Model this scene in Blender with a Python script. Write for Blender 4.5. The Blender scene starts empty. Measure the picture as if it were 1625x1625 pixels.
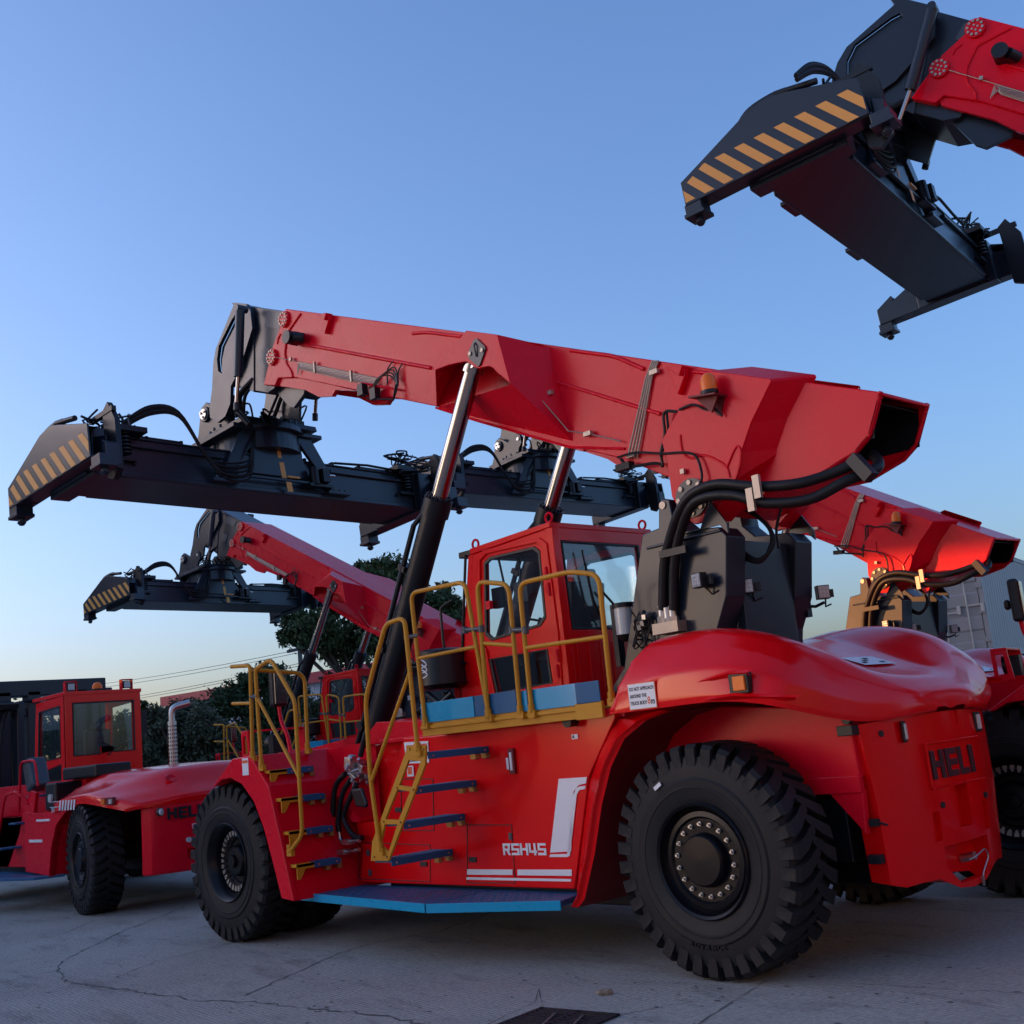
import bpy, bmesh, math, random
from math import sin, cos, pi, radians as rad
from mathutils import Vector, Matrix
from mathutils.geometry import tessellate_polygon
random.seed(7)
sc = bpy.context.scene
COL = sc.collection
# ---------------------------------------------------------------- camera
FPX = 1839.6145726925315
YAW, PIT, ROL = (-0.80696459, 0.19346661, -0.10039831)
CPOS = Vector((5.37522782, -6.62550581, 1.76691175))
fw = Vector((sin(YAW)*cos(PIT), cos(YAW)*cos(PIT), sin(PIT)))
r0 = Vector((cos(YAW), -sin(YAW), 0)); u0 = r0.cross(fw)
RT = cos(ROL)*r0 + sin(ROL)*u0
UP = -sin(ROL)*r0 + cos(ROL)*u0
cd = bpy.data.cameras.new('camera'); cam = bpy.data.objects.new('camera', cd); COL.objects.link(cam)
cam.matrix_world = Matrix((( RT.x, UP.x, -fw.x, CPOS.x), (RT.y, UP.y, -fw.y, CPOS.y), (RT.z, UP.z, -fw.z, CPOS.z), (0,0,0,1)))
cd.sensor_width = 36; cd.lens = FPX/1625*36; cd.clip_start = .05; cd.clip_end = 2000
sc.camera = cam
def ray(x, y):
    return RT*((x-812.5)/FPX) - UP*((y-812.5)/FPX) + fw
def at(x, y, ax, v):
    """survey helper: the world point on a known plane of the machine"""
    d = ray(x, y); i = 'XYZ'.index(ax)
    return CPOS + d*((v-CPOS[i])/d[i])
def xz(pts, Y):
    return [(q.x, q.z) for q in (at(a, b, 'Y', Y) for a, b in pts)]
# ---------------------------------------------------------------- materials
def nodemat(name):
    m = bpy.data.materials.new(name); m.use_nodes = True
    return m, m.node_tree.nodes, m.node_tree.links, m.node_tree.nodes['Principled BSDF']
def mat(name, col, rough=.5, metal=0., coat=0., var=.06, scale=3., bump=0., bscale=40., emit=None, dirt=0., spec=.5):
    m, N, L, b = nodemat(name)
    b.inputs['Metallic'].default_value = metal
    b.inputs['Coat Weight'].default_value = coat
    b.inputs['Coat Roughness'].default_value = .06
    b.inputs['Specular IOR Level'].default_value = spec
    tc = N.new('ShaderNodeTexCoord')
    n = N.new('ShaderNodeTexNoise'); n.inputs['Scale'].default_value = scale; n.inputs['Detail'].default_value = 6
    L.new(tc.outputs['Object'], n.inputs['Vector'])
    mix = N.new('ShaderNodeMix'); mix.data_type = 'RGBA'
    mix.inputs['A'].default_value = tuple(c*(1-var) for c in col)+(1,)
    mix.inputs['B'].default_value = tuple(min(1, c*(1+var)) for c in col)+(1,)
    L.new(n.outputs['Fac'], mix.inputs['Factor'])
    out = mix.outputs['Result']
    if dirt:
        n2 = N.new('ShaderNodeTexNoise'); n2.inputs['Scale'].default_value = 1.7; n2.inputs['Detail'].default_value = 9; n2.inputs['Roughness'].default_value = .7
        L.new(tc.outputs['Object'], n2.inputs['Vector'])
        mr = N.new('ShaderNodeMapRange'); mr.inputs['From Min'].default_value = .52; mr.inputs['From Max'].default_value = .8; mr.inputs['To Max'].default_value = dirt
        L.new(n2.outputs['Fac'], mr.inputs['Value'])
        m2 = N.new('ShaderNodeMix'); m2.data_type = 'RGBA'; m2.inputs['B'].default_value = (.12, .10, .085, 1)
        L.new(mr.outputs['Result'], m2.inputs['Factor']); L.new(out, m2.inputs['A']); out = m2.outputs['Result']
    L.new(out, b.inputs['Base Color'])
    rr = N.new('ShaderNodeMapRange'); rr.inputs['To Min'].default_value = rough*.82; rr.inputs['To Max'].default_value = min(1, rough*1.2)
    L.new(n.outputs['Fac'], rr.inputs['Value']); L.new(rr.outputs['Result'], b.inputs['Roughness'])
    if bump:
        n3 = N.new('ShaderNodeTexNoise'); n3.inputs['Scale'].default_value = bscale; n3.inputs['Detail'].default_value = 4
        L.new(tc.outputs['Object'], n3.inputs['Vector'])
        bp = N.new('ShaderNodeBump'); bp.inputs['Strength'].default_value = bump; bp.inputs['Distance'].default_value = .01
        L.new(n3.outputs['Fac'], bp.inputs['Height']); L.new(bp.outputs['Normal'], b.inputs['Normal'])
    if emit:
        b.inputs['Emission Color'].default_value = emit+(1,); b.inputs['Emission Strength'].default_value = 1
    return m
RED = mat('red_gloss_paint', (.80, .002, .005), .2, coat=.15, spec=.22, var=.04, bump=.015, bscale=9, dirt=.05)
REDM = mat('red_satin_paint', (.72, .002, .018), .27, coat=.0, spec=.18, var=.05, bump=.02, bscale=14, dirt=.06)
REDX = mat('dark_red_paint_and_shade', (.16, .006, .010), .55, var=.1)  # own dark red of small parts; paints shade on the fender liner
NAVY = mat('charcoal_blue_paint', (.013, .021, .034), .32, coat=.06, spec=.38, var=.12, bump=.03, bscale=12)
BLK = mat('black_paint', (.008, .010, .014), .38, spec=.35, var=.15)
GRY = mat('slate_grey_paint', (.048, .058, .072), .4, coat=.1, var=.1)
HOSE = mat('black_rubber_hose', (.008, .008, .009), .5, spec=.3, var=.1)
TYRE = mat('tyre_rubber', (.014, .014, .0155), .55, var=.3, scale=5, bump=.15, bscale=45, dirt=.10, spec=.22)
RIMB = mat('black_rim_paint', (.004, .004, .006), .34, spec=.25, var=.1)
STEEL = mat('zinc_steel', (.50, .50, .49), .35, metal=1, var=.1)
CHR = mat('chrome_rod', (.36, .35, .34), .12, metal=1, var=.03)
YEL = mat('ochre_yellow_paint', (.56, .25, .016), .42, spec=.25, var=.1, dirt=.08)
HAZ = mat('hazard_yellow', (.72, .33, .06), .5, var=.06)
CYAN = mat('cyan_protective_film', (.0, .30, .52), .28, spec=.3, coat=.3, var=.1, bump=.10, bscale=7)
BLUE = mat('deep_blue_paint', (.012, .10, .22), .45, spec=.3, var=.15, bump=.25, bscale=90)
WHT = mat('white_vinyl', (.78, .79, .80), .4, var=.03)
REDT = mat('orange_print', (.75, .12, .03), .5)
INK = mat('black_print', (.02, .02, .02), .6)
BRASS = mat('gold_zinc_bracket', (.42, .26, .09), .45, metal=.8, var=.2)
PALE = mat('zinc_block', (.40, .34, .28), .45, metal=.6, var=.1)
FAB = mat('dark_seat_cover', (.035, .036, .042), .5, var=.2)
FILM = mat('pale_plastic_sheet', (.42, .46, .48), .3, var=.2, scale=6, bump=.4, bscale=10)
TRIM = mat('dark_interior_trim', (.03, .032, .036), .6)
AMB = mat('amber_lens', (.85, .17, .015), .3, spec=.3)
CLR = mat('clear_lens', (.55, .55, .52), .15, coat=.6)
LEDM = mat('led_lens', (.42, .44, .46), .2, coat=.6)
GRIL = mat('grille_black', (.01, .01, .01), .5)
def glass(name, tint, fac):
    m = bpy.data.materials.new(name); m.use_nodes = True; N = m.node_tree.nodes; L = m.node_tree.links; N.clear()
    o = N.new('ShaderNodeOutputMaterial'); t = N.new('ShaderNodeBsdfTransparent'); t.inputs['Color'].default_value = tint+(1,)
    g = N.new('ShaderNodeBsdfGlossy'); g.inputs['Roughness'].default_value = .03; g.inputs['Color'].default_value = (.9, .93, .95, 1)
    lw = N.new('ShaderNodeLayerWeight'); lw.inputs['Blend'].default_value = .5; fr = N.new('ShaderNodeMath'); fr.operation = 'POWER'; fr.inputs[1].default_value = 3.5; L.new(lw.outputs['Facing'], fr.inputs[0])
    ad = N.new('ShaderNodeMath'); ad.operation = 'ADD'; ad.inputs[1].default_value = fac; ad.use_clamp = True
    mx = N.new('ShaderNodeMixShader'); L.new(fr.outputs[0], ad.inputs[0]); L.new(ad.outputs[0], mx.inputs[0]); L.new(t.outputs[0], mx.inputs[1]); L.new(g.outputs[0], mx.inputs[2]); L.new(mx.outputs[0], o.inputs[0])
    return m
GLS = glass('cab_glass', (.93, .96, .96), .03)
LET = mat('maroon_lettering', (.045, .012, .016), .45)
# ---------------------------------------------------------------- mesh builder
OFF = Vector((0, 0, 0))
class MB:
    def __init__(s): s.v = []; s.f = []; s.m = []
    def add(s, vs, fs, m=0):
        o = len(s.v); s.v += [Vector(q) for q in vs]
        for f in fs: s.f.append([o+i for i in f]); s.m.append(m)
        return s
    def box(s, x0, x1, y0, y1, z0, z1, m=0):
        v = [(x, y, z) for z in (z0, z1) for y in (y0, y1) for x in (x0, x1)]
        return s.add(v, [(0,2,3,1), (4,5,7,6), (0,1,5,4), (2,6,7,3), (0,4,6,2), (1,3,7,5)], m)
    def obox(s, c, size, R=None, m=0):
        a, b, d = (q/2 for q in size); R = R or Matrix.Identity(3)
        v = [Vector(c)+R@Vector((x, y, z)) for z in (-d, d) for y in (-b, b) for x in (-a, a)]
        return s.add(v, [(0,2,3,1), (4,5,7,6), (0,1,5,4), (2,6,7,3), (0,4,6,2), (1,3,7,5)], m)
    def prism(s, poly, a0, a1, ax='Y', holes=(), m=0):
        def M(p, a):
            return {'Y': (p[0], a, p[1]), 'X': (a, p[0], p[1]), 'Z': (p[0], p[1], a)}[ax]
        loops = [list(poly)]+[list(h) for h in holes]
        flat = [p for l in loops for p in l]; n = len(flat)
        if len(loops) == 1: tris = [tuple(range(n))]
        else: tris = [tuple(t) for t in tessellate_polygon([[Vector((p[0], p[1], 0)) for p in l] for l in loops])]
        fs = [t for t in tris]+[tuple(i+n for i in t[::-1]) for t in tris]
        o = 0
        for l in loops:
            k = len(l)
            for i in range(k):
                j = (i+1) % k; fs.append((o+i, o+j, o+j+n, o+i+n))
            o += k
        return s.add([M(p, a0) for p in flat]+[M(p, a1) for p in flat], fs, m)
    def cyl(s, p0, p1, r0, r1=None, n=20, m=0, cap=True):
        p0 = Vector(p0); p1 = Vector(p1); r1 = r0 if r1 is None else r1
        d = (p1-p0).normalized(); a = d.orthogonal().normalized(); b = d.cross(a)
        v = [p+(a*cos(2*pi*i/n)+b*sin(2*pi*i/n))*r for p, r in ((p0, r0), (p1, r1)) for i in range(n)]
        f = [(i, (i+1) % n, (i+1) % n+n, i+n) for i in range(n)]
        if cap: f += [tuple(range(n))[::-1], tuple(range(n, 2*n))]
        return s.add(v, f, m)
    def lathe(s, prof, c, ax, n=48, m=0, closed=False):
        c = Vector(c); d = Vector(ax).normalized(); a = d.orthogonal().normalized(); b = d.cross(a); k = len(prof)
        v = [c+d*h+(a*cos(2*pi*i/n)+b*sin(2*pi*i/n))*r for i in range(n) for r, h in prof]
        f = [(i*k+j, ((i+1) % n)*k+j, ((i+1) % n)*k+j+1, i*k+j+1) for i in range(n) for j in range(k-1)]
        return s.add(v, f, m)
    def tube(s, path, r, n=10, m=0, smooth=0):
        p = [Vector(q) for q in path]
        if smooth: p = catmull(p, smooth)
        k = len(p); t = []
        for i in range(k):
            d = (p[min(i+1, k-1)]-p[max(i-1, 0)])
            t.append(d.normalized() if d.length > 1e-9 else Vector((0, 0, 1)))
        a = t[0].orthogonal().normalized(); v = []
        for i in range(k):
            a = (a-t[i]*a.dot(t[i])); a = a.normalized() if a.length > 1e-6 else t[i].orthogonal().normalized()
            b = t[i].cross(a)
            v += [p[i]+(a*cos(2*pi*j/n)+b*sin(2*pi*j/n))*r for j in range(n)]
        f = [(i*n+j, i*n+(j+1) % n, (i+1)*n+(j+1) % n, (i+1)*n+j) for i in range(k-1) for j in range(n)]
        f += [tuple(range(n))[::-1], tuple((k-1)*n+j for j in range(n))]
        return s.add(v, f, m)
    def grid(s, rows, m=0):
        k = len(rows[0]); v = [q for r in rows for q in r]
        return s.add(v, [(i*k+j, i*k+j+1, (i+1)*k+j+1, (i+1)*k+j) for i in range(len(rows)-1) for j in range(k-1)], m)
    def quad(s, *p, m=0): return s.add(p, [tuple(range(len(p)))], m)
    def xf(s, M):
        s.v = [M@q for q in s.v]; return s
    def mirror(s, yc):
        o = len(s.v); s.v += [Vector((q.x, 2*yc-q.y, q.z)) for q in s.v[:o]]
        k = len(s.f)
        for i in range(k): s.f.append([j+o for j in s.f[i]][::-1]); s.m.append(s.m[i])
        return s
    def mesh(s, name, mats, smooth=False, recalc=True):
        me = bpy.data.meshes.new(name)
        me.from_pydata([tuple(q-OFF) for q in s.v], [], s.f)
        for mm in (mats if isinstance(mats, (list, tuple)) else [mats]): me.materials.append(mm)
        for p, i in zip(me.polygons, s.m): p.material_index = i
        if recalc:
            b = bmesh.new(); b.from_mesh(me); bmesh.ops.recalc_face_normals(b, faces=b.faces); b.to_mesh(me); b.free()
        me.update()
        return me
    def build(s, name, mats, parent=None, smooth=0, bevel=0, seg=2, **kw):
        o = bpy.data.objects.new(name, s.mesh(name, mats))
        COL.objects.link(o)
        if parent is not None: o.parent = parent
        if smooth:
            o.data.polygons.foreach_set('use_smooth', [True]*len(o.data.polygons))
            es(o, smooth)
        if bevel:
            b = o.modifiers.new('bevel', 'BEVEL'); b.width = bevel; b.segments = seg; b.limit_method = 'ANGLE'; b.angle_limit = rad(32); b.harden_normals = False
        tag(o, **kw)
        return o
def es(o, ang):
    me = o.data; b = bmesh.new(); b.from_mesh(me)
    for e in b.edges:
        if len(e.link_faces) == 2 and e.calc_face_angle(0) > rad(ang): e.smooth = False
    b.to_mesh(me); b.free()
def catmull(p, k):
    out = []
    for i in range(len(p)-1):
        a = p[max(i-1, 0)]; b = p[i]; c = p[i+1]; d = p[min(i+2, len(p)-1)]
        for j in range(k):
            t = j/k
            out.append(.5*((2*b)+(c-a)*t+(2*a-5*b+4*c-d)*t*t+(3*b-a-3*c+d)*t**3))
    return out+[p[-1]]
def fillet(p, r, k=5):
    p = [Vector(q) for q in p]; out = [p[0]]
    for i in range(1, len(p)-1):
        a = (p[i-1]-p[i]); b = (p[i+1]-p[i]); rr = min(r, a.length*.48, b.length*.48)
        A = p[i]+a.normalized()*rr; B = p[i]+b.normalized()*rr
        for j in range(k+1):
            t = j/k; out.append(A*(1-t)**2+p[i]*2*t*(1-t)+B*t*t)
    return out+[p[-1]]
def tag(o, label=None, cat=None, group=None, kind=None):
    if label: o['label'] = label
    if cat: o['category'] = cat
    if group: o['group'] = group
    if kind: o['kind'] = kind
    return o
def empty(name, loc, rz=0, **kw):
    o = bpy.data.objects.new(name, None); COL.objects.link(o); o.location = loc; o.rotation_euler = (0, 0, rz); o.empty_display_size = .3
    return tag(o, **kw)
def text(s, txt, size, M, depth=.004, m=0, bold=0, align='LEFT', sx=1., w=None):
    cu = bpy.data.curves.new('t', 'FONT'); cu.body = txt; cu.size = size; cu.extrude = depth; cu.align_x = align; cu.offset = bold; cu.resolution_u = 3
    o = bpy.data.objects.new('t', cu); COL.objects.link(o)
    me = bpy.data.meshes.new_from_object(o)
    if w: sx = w/max(v.co.x for v in me.vertices)
    s.add([M@Vector((v.co.x*sx, v.co.y, v.co.z)) for v in me.vertices], [tuple(p.vertices) for p in me.polygons], m)
    bpy.data.objects.remove(o); bpy.data.curves.remove(cu); bpy.data.meshes.remove(me)
    return s
def frame(o, x, y):
    """matrix whose x axis runs along x, y axis along y, at o"""
    x = Vector(x).normalized(); y = Vector(y).normalized(); z = x.cross(y).normalized(); y = z.cross(x)
    return Matrix(((x.x, y.x, z.x, o[0]), (x.y, y.y, z.y, o[1]), (x.z, y.z, z.z, o[2]), (0, 0, 0, 1)))
# ================================================================ TYRES
def tyre_mb(W=.50, R=.81, n=34):
    """axis along Y, outer face at y=0, wheel centre at origin"""
    s = MB()
    prof = [(.39, .03), (.44, .012), (.50, .002), (.505, -.003), (.515, -.003), (.52, .002), (.56, .0), (.575, .012), (.66, .016), (.715, .03), (.745, .07), (.752, W/2),
            (.745, W-.07), (.715, W-.03), (.66, W-.016), (.56, W), (.44, W-.012), (.39, W-.03)]
    s.lathe(prof, (0, 0, 0), (0, 1, 0), 72)
    for side in (0, 1):
        for i in range(n):
            a0 = 2*pi*(i+.5*side)/n; w = .62*pi/n
            # stations across: (y, r_bottom, r_top, angular shift, half width)
            st = [(.012, .655, .690, 0, w*.80), (.010, .69, .775, 0, w*.92), (.035, .72, R-.006, .00, w), (.14, .72, R, .055, w*1.0), (W*.56, .73, R-.004, .17, w*.72)]
            rows = []
            for y, rb, rt, sh, ww in st:
                yy = y if side == 0 else W-y
                q = []
                for r, aa in ((rb, -ww*1.12), (rt, -ww), (rt, ww), (rb, ww*1.12)):
                    an = a0+sh+aa
                    q.append((r*cos(an), yy, r*sin(an)))
                rows.append(q)
            s.grid(rows)
            s.quad(*rows[0]); s.quad(*rows[-1])
    return s
def bolts(s, cy, r, n, rad_, length, m=0, hexn=6):
    for i in range(n):
        a = 2*pi*(i+.5)/n; c = Vector((r*cos(a), cy, r*sin(a)))
        s.cyl(c, c+Vector((0, -length, 0)), rad_, rad_*.85, hexn, m)
        s.cyl(c+Vector((0, .004, 0)), c+Vector((0, -.010, 0)), rad_*1.45, None, 10, m)
def make_tyre_meshes():
    t = tyre_mb().mesh('tyre', TYRE)
    t.polygons.foreach_set('use_smooth', [True]*len(t.polygons))
    b = bmesh.new(); b.from_mesh(t)
    for e in b.edges:
        if len(e.link_faces) == 2 and e.calc_face_angle(0) > rad(28): e.smooth = False
    b.to_mesh(t); b.free()
    # flush outboard rim (steered wheel)
    s = MB()
    s.lathe([(.395, .03), (.405, .012), (.395, .0), (.375, .012), (.365, .06), (.35, .075), (.335, .055), (.30, .05), (.285, .07), (.19, .072), (.18, .02), (.165, .005), (.0, .0)], (0, 0, 0), (0, 1, 0), 64)
    s.lathe([(.395, .03), (.37, .25), (.395, .46)], (0, 0, 0), (0, 1, 0), 48)
    rimA = s.mesh('rim', RIMB)
    # deep dished rim (drive wheel)
    s = MB()
    s.lathe([(.395, .03), (.408, .012), (.398, .0), (.375, .015), (.355, .05), (.345, .06), (.335, .10), (.325, .15), (.30, .165), (.235, .17), (.22, .19), (.17, .19), (.16, .13), (.14, .11), (.07, .105), (.06, .07), (.0, .065)], (0, 0, 0), (0, 1, 0), 64)
    s.lathe([(.395, .03), (.37, .25), (.395, .46)], (0, 0, 0), (0, 1, 0), 48)
    rimB = s.mesh('rim', RIMB)
    for r in (rimA, rimB):
        r.polygons.foreach_set('use_smooth', [True]*len(r.polygons))
        b = bmesh.new(); b.from_mesh(r)
        for e in b.edges:
            if len(e.link_faces) == 2 and e.calc_face_angle(0) > rad(40): e.smooth = False
        b.to_mesh(r); b.free()
    s = MB(); bolts(s, .066, .248, 18, .0115, .028); nutA = s.mesh('wheel_nut_ring', STEEL)
    s = MB()
    for i in range(30):
        a = 2*pi*(i+.5)/30; c = Vector((.265*cos(a), .165, .265*sin(a)))
        s.cyl(c, c+Vector((0, -.04, 0)), .016, .014, 6)
        q = Vector((.292*cos(a), .145, .292*sin(a))); s.obox(q, (.035, .045, .040), Matrix.Rotation(-a, 3, 'Y'))
    nutB = s.mesh('wheel_nut_ring', STEEL)
    return t, rimA, nutA, rimB, nutB
TY, RA, NA, RB, NB = make_tyre_meshes()
def lettering():
    s = MB()
    for i, ch in enumerate('ADVANCE'):
        a = -pi/2-.30+.085*i+.3; M = Matrix.Translation((.60*cos(a), .008, .60*sin(a)))@Matrix.Rotation(-(a+pi/2), 4, 'Y')@Matrix(((1,0,0,0),(0,0,-1,0),(0,1,0,0),(0,0,0,1)))
        text(s, ch, .055, M@Matrix.Translation((-.02, 0, 0)), .006, bold=.001)
    s.box(.1, .11, .0, .001, -.6, -.59)
    return s.mesh('tyre_lettering', TYRE)
TXM = lettering()
def wheel(root, pos, flip, kind, scale=1., rot=0., steer=0.):
    """pos = outer-face centre in machine coordinates"""
    def ob(name, me, par):
        o = bpy.data.objects.new(name, me); COL.objects.link(o); o.parent = par; return o
    w = ob('wheel', RA if kind == 'A' else RB, root)
    w.matrix_basis = Matrix.Translation(Vector(pos)-OFF)@Matrix.Rotation(pi if flip else 0, 4, 'Z')@Matrix.Rotation(steer, 4, 'Z')@Matrix.Rotation(rot, 4, 'Y')@Matrix.Scale(scale, 4)
    ob('tyre', TY, w)
    if kind == 'A': ob('tyre_lettering', TXM, w)
    ob('wheel_nut_ring', NA if kind == 'A' else NB, w)
    return w
# ================================================================ REACH STACKER (machine coordinates: rear axle outer face at x=0, y=0)
YC = 1.6
PIV = Vector((-.45, YC, 3.6))
PIN = Vector((-8.45, YC, 6.6))
CB = [Vector((-5.26, .8, 1.2)), Vector((-5.26, 2.4, 1.2))]
CT = [Vector((-2.66, .8, 5.50)), Vector((-2.66, 2.4, 5.50))]
def letters_heli(s, o, ux, uz, h, th, nrm):
    """blocky HELI built from strokes; o = lower left, ux = text direction, uz = up"""
    ux = Vector(ux).normalized(); uz = Vector(uz).normalized(); nrm = Vector(nrm).normalized()
    R = Matrix((ux, nrm, uz)).transposed(); t = h*.26; x = 0
    def st(x0, x1, z0, z1):
        s.obox(Vector(o)+ux*(x0+x1)/2+uz*(z0+z1)/2, (x1-x0, th, z1-z0), R)
    w = h*.92
    st(x, x+t, 0, h); st(x+w-t, x+w, 0, h); st(x+t, x+w-t, h*.40, h*.62); x += w+h*.16
    w = h*.80
    st(x, x+t, 0, h); st(x+t, x+w, 0, h*.22); st(x+t, x+w, h*.39, h*.61); st(x+t, x+w, h*.78, h); x += w+h*.14
    w = h*.72; st(x, x+t, 0, h); st(x+t, x+w, 0, h*.22); x += w+h*.18
    st(x, x+t, 0, h)
    return x+t
def sub_box(o, mb):
    """cut a pocket out of a mesh for good (the cutter is removed again)"""
    bpy.context.view_layer.update()
    c = bpy.data.objects.new('c', mb.mesh('c', mb.mm)); COL.objects.link(c); c.matrix_world = o.matrix_world
    md = o.modifiers.new('cut', 'BOOLEAN'); md.object = c; md.solver = 'EXACT'
    bpy.context.view_layer.update()
    dg = bpy.context.evaluated_depsgraph_get(); me = bpy.data.meshes.new_from_object(o.evaluated_get(dg))
    o.modifiers.remove(md); o.data = me; bpy.data.objects.remove(c)

def build_stacker():
    global OFF
    OFF = Vector((-3, YC, 0))
    root = empty('reach_stacker', OFF)
    def P_(s, name, m, par=None, **k): return s.build(name, m, par or root, **k)
    m_ = lambda y: 2*YC-y
    # ---------------- main body
    s = MB()
    side = xz([(640, 1171), (604, 1303), (564, 1305), (575, 1350)], .35)+[(-4.62, .53), (-1.62, .53), (-1.32, 1.42), (-.96, 1.86), (-.96, 1.9), (-3.3, 1.88)]
    side2 = [(-4.62, .53), (-4.7, 1.1), (-4.75, 1.3), (-4.75, 1.86), (-3.4, 1.88), (-1.0, 1.88), (-1.6, .53)]
    s.prism(side, .35, .62); s.prism(side, m_(.62), m_(.35)); s.prism(side2, .55, m_(.55))
    body = P_(s, 'body', RED, bevel=.012)
    # rails under the cab deck, small flanges, access door seams
    s = MB()
    for x0, x1, z0, z1 in ((-4.05, -3.25, .58, .60), ):
        pass
    def seam(poly):
        for (xa, za), (xb, zb) in zip(poly, poly[1:]+poly[:1]):
            s.obox(((xa+xb)/2, .348, (za+zb)/2), (math.hypot(xb-xa, zb-za)+.006, .008, .009), Matrix.Rotation(-math.atan2(zb-za, xb-xa), 3, 'Y'))
    seam(xz([(637, 1236), (687, 1236), (689, 1318), (637, 1318)], .35)); seam(xz([(571, 1337), (683, 1341), (683, 1399), (569, 1394)], .35))
    seam(xz([(742, 1309), (812, 1309), (818, 1401), (742, 1401)], .35))
    P_(s, 'door_seam', REDX, body)
    s = MB()
    for a, b in ((633, 1285), (673, 1371), (751, 1364)):
        q = at(a, b, 'Y', .35); s.box(q.x-.05, q.x+.05, .338, .352, q.z-.022, q.z+.022)
    P_(s, 'door_latch', INK, body, bevel=.004)
    s = MB()
    for a, b in ((585, 1353), (588, 1385), (811, 1327)):
        q = at(a, b, 'Y', .35); s.box(q.x-.022, q.x+.022, .336, .352, q.z-.03, q.z+.03)
    P_(s, 'door_hinge', GRY, body, bevel=.004)
    s = MB()
    s.prism(xz([(886.5, 1236), (931, 1233), (929.5, 1243), (918, 1246), (910, 1256), (906, 1351), (873, 1353)], .34), .345, .340)
    s.prism(xz([(929, 1247), (928, 1252), (919, 1254), (915, 1261), (904, 1358), (900, 1360), (872, 1360), (873, 1356), (900, 1355), (910, 1262), (914, 1251), (920, 1248)], .34), .345, .340)
    s.prism(xz([(741.5, 1379.5), (813, 1380), (813, 1388.5), (741, 1388)], .34), .345, .340)
    s.prism(xz([(821, 1380), (907, 1380), (907, 1390), (821, 1389)], .34), .345, .340)
    s.prism(xz([(740.5, 1392), (906, 1395), (906, 1399), (740, 1396)], .34), .345, .340)
    a = at(799, 1357, 'Y', .34); b = at(869, 1360, 'Y', .34)
    hh = .098; lw = (b.x-a.x)/5; t = .019; g_ = .012
    def bx_(i, x0, x1, z0, z1): s.box(a.x+i*lw+x0*(lw-g_), a.x+i*lw+x1*(lw-g_), .340, .345, a.z+z0*hh, a.z+z1*hh)
    th, tv = .20, .24
    for i, segs in enumerate(([(0, tv, 0, 1-th), (0, 1, 1-th, 1), (.90-tv, .90, .46, 1-th), (tv, .90, .38, .56)], [(0, 1, 1-th, 1), (0, tv, .56, 1-th), (0, 1, .40, .58), (1-tv, 1, th, .40), (0, 1, 0, th)], [(0, tv, 0, 1), (1-tv, 1, 0, 1), (tv, 1-tv, .40, .60)], [(0, tv, .2, 1), (0, 1, .20, .40), (.62, .86, 0, 1)], [(0, 1, 1-th, 1), (0, tv, .56, 1-th), (0, 1, .40, .58), (1-tv, 1, th, .40), (0, 1, 0, th)])):
        for q in segs: bx_(i, *q)
    w5 = lw-g_; s.prism([(a.x+.42*w5, a.z+.38*hh), (a.x+.72*w5, a.z+.38*hh), (a.x+1.0*w5, a.z), (a.x+.72*w5, a.z)], .340, .345)
    P_(s, 'side_decal', WHT, body)
    s = MB(); q = xz([(641, 1178), (679, 1176), (681, 1210), (645, 1212)], .34); s.prism(q, .345, .339, m=0)
    x0, z0 = q[3]; x1, z1 = q[1]
    s.box(x0+.02, x1-.02, .3385, .3375, z1-.05, z1-.02, 1)
    for k in range(4): s.box(x0+.05, x1-.04, .3385, .3375, z1-.085-.03*k, z1-.076-.03*k, 2)
    q = at(651, 1222, 'Y', .34); s.box(q.x-.05, q.x+.05, .343, .339, q.z-.06, q.z+.04, 0); s.box(q.x-.04, q.x+.03, .3385, .3375, q.z-.04, q.z+.03, 1)
    q = at(912, 1169, 'Y', .34); s.box(q.x-.035, q.x+.035, .343, .339, q.z-.02, q.z+.02, 0); s.box(q.x-.025, q.x-.005, .3385, .3375, q.z-.012, q.z+.012, 2)
    P_(s, 'warning_sticker', [WHT, REDT, INK], body)
    s = MB(); q0 = at(811, 1188, 'Y', .34); q1 = at(814, 1228, 'Y', .34)
    s.box(q0.x-.03, q0.x+.04, .32, .35, q1.z, q0.z, 0); s.box(q0.x-.005, q0.x+.02, .312, .322, q1.z+.03, q0.z-.03, 1); s.box(q0.x-.08, q0.x-.035, .343, .339, q1.z+.04, q1.z+.14, 1)
    P_(s, 'level_gauge', [REDX, WHT], body, bevel=.003)
    s = MB(); q = at(899, 1145, 'Y', .25); s.cyl((q.x, .35, q.z), (q.x, .25, q.z), .045, .05); P_(s, 'filler_cap', BLK, body, smooth=40)
    # ---------------- rear arch flare (near and far)
    def arch(s):
        top = [(-.16, 1.87), (-.42, 1.82), (-.66, 1.70), (-.83, 1.5), (-.97, 1.22), (-1.10, .86), (-1.26, .52), (-1.33, .46)]
        inn = [(-.70, 1.87), (-.92, 1.85), (-1.03, 1.76), (-1.17, 1.60), (-1.32, 1.38), (-1.45, 1.0), (-1.58, .6), (-1.60, .50)]
        rows = [[(x, .352, z) for x, z in inn], [(x+.03, .18, z+.0) if i > 1 else (x, .12, z+.004) for i, (x, z) in enumerate([((a[0]+b[0])/2, (a[1]+b[1])/2) for a, b in zip(top, inn)])],
                [(x, 0, z) for x, z in top], [(x+.015, 0.03, z-.01) for x, z in top], [(x+.05, .04, z-.005) for x, z in top]]
        s.grid(rows)
        s.quad((-.70, .35, 1.87), (-.43, .12, 1.874), (-.16, 0, 1.87), (-.16, .95, 1.87), (-.96, .95, 1.87))
        return s
    s = arch(MB()); s.mirror(YC)
    P_(s, 'rear_fender', RED, smooth=30)
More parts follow.
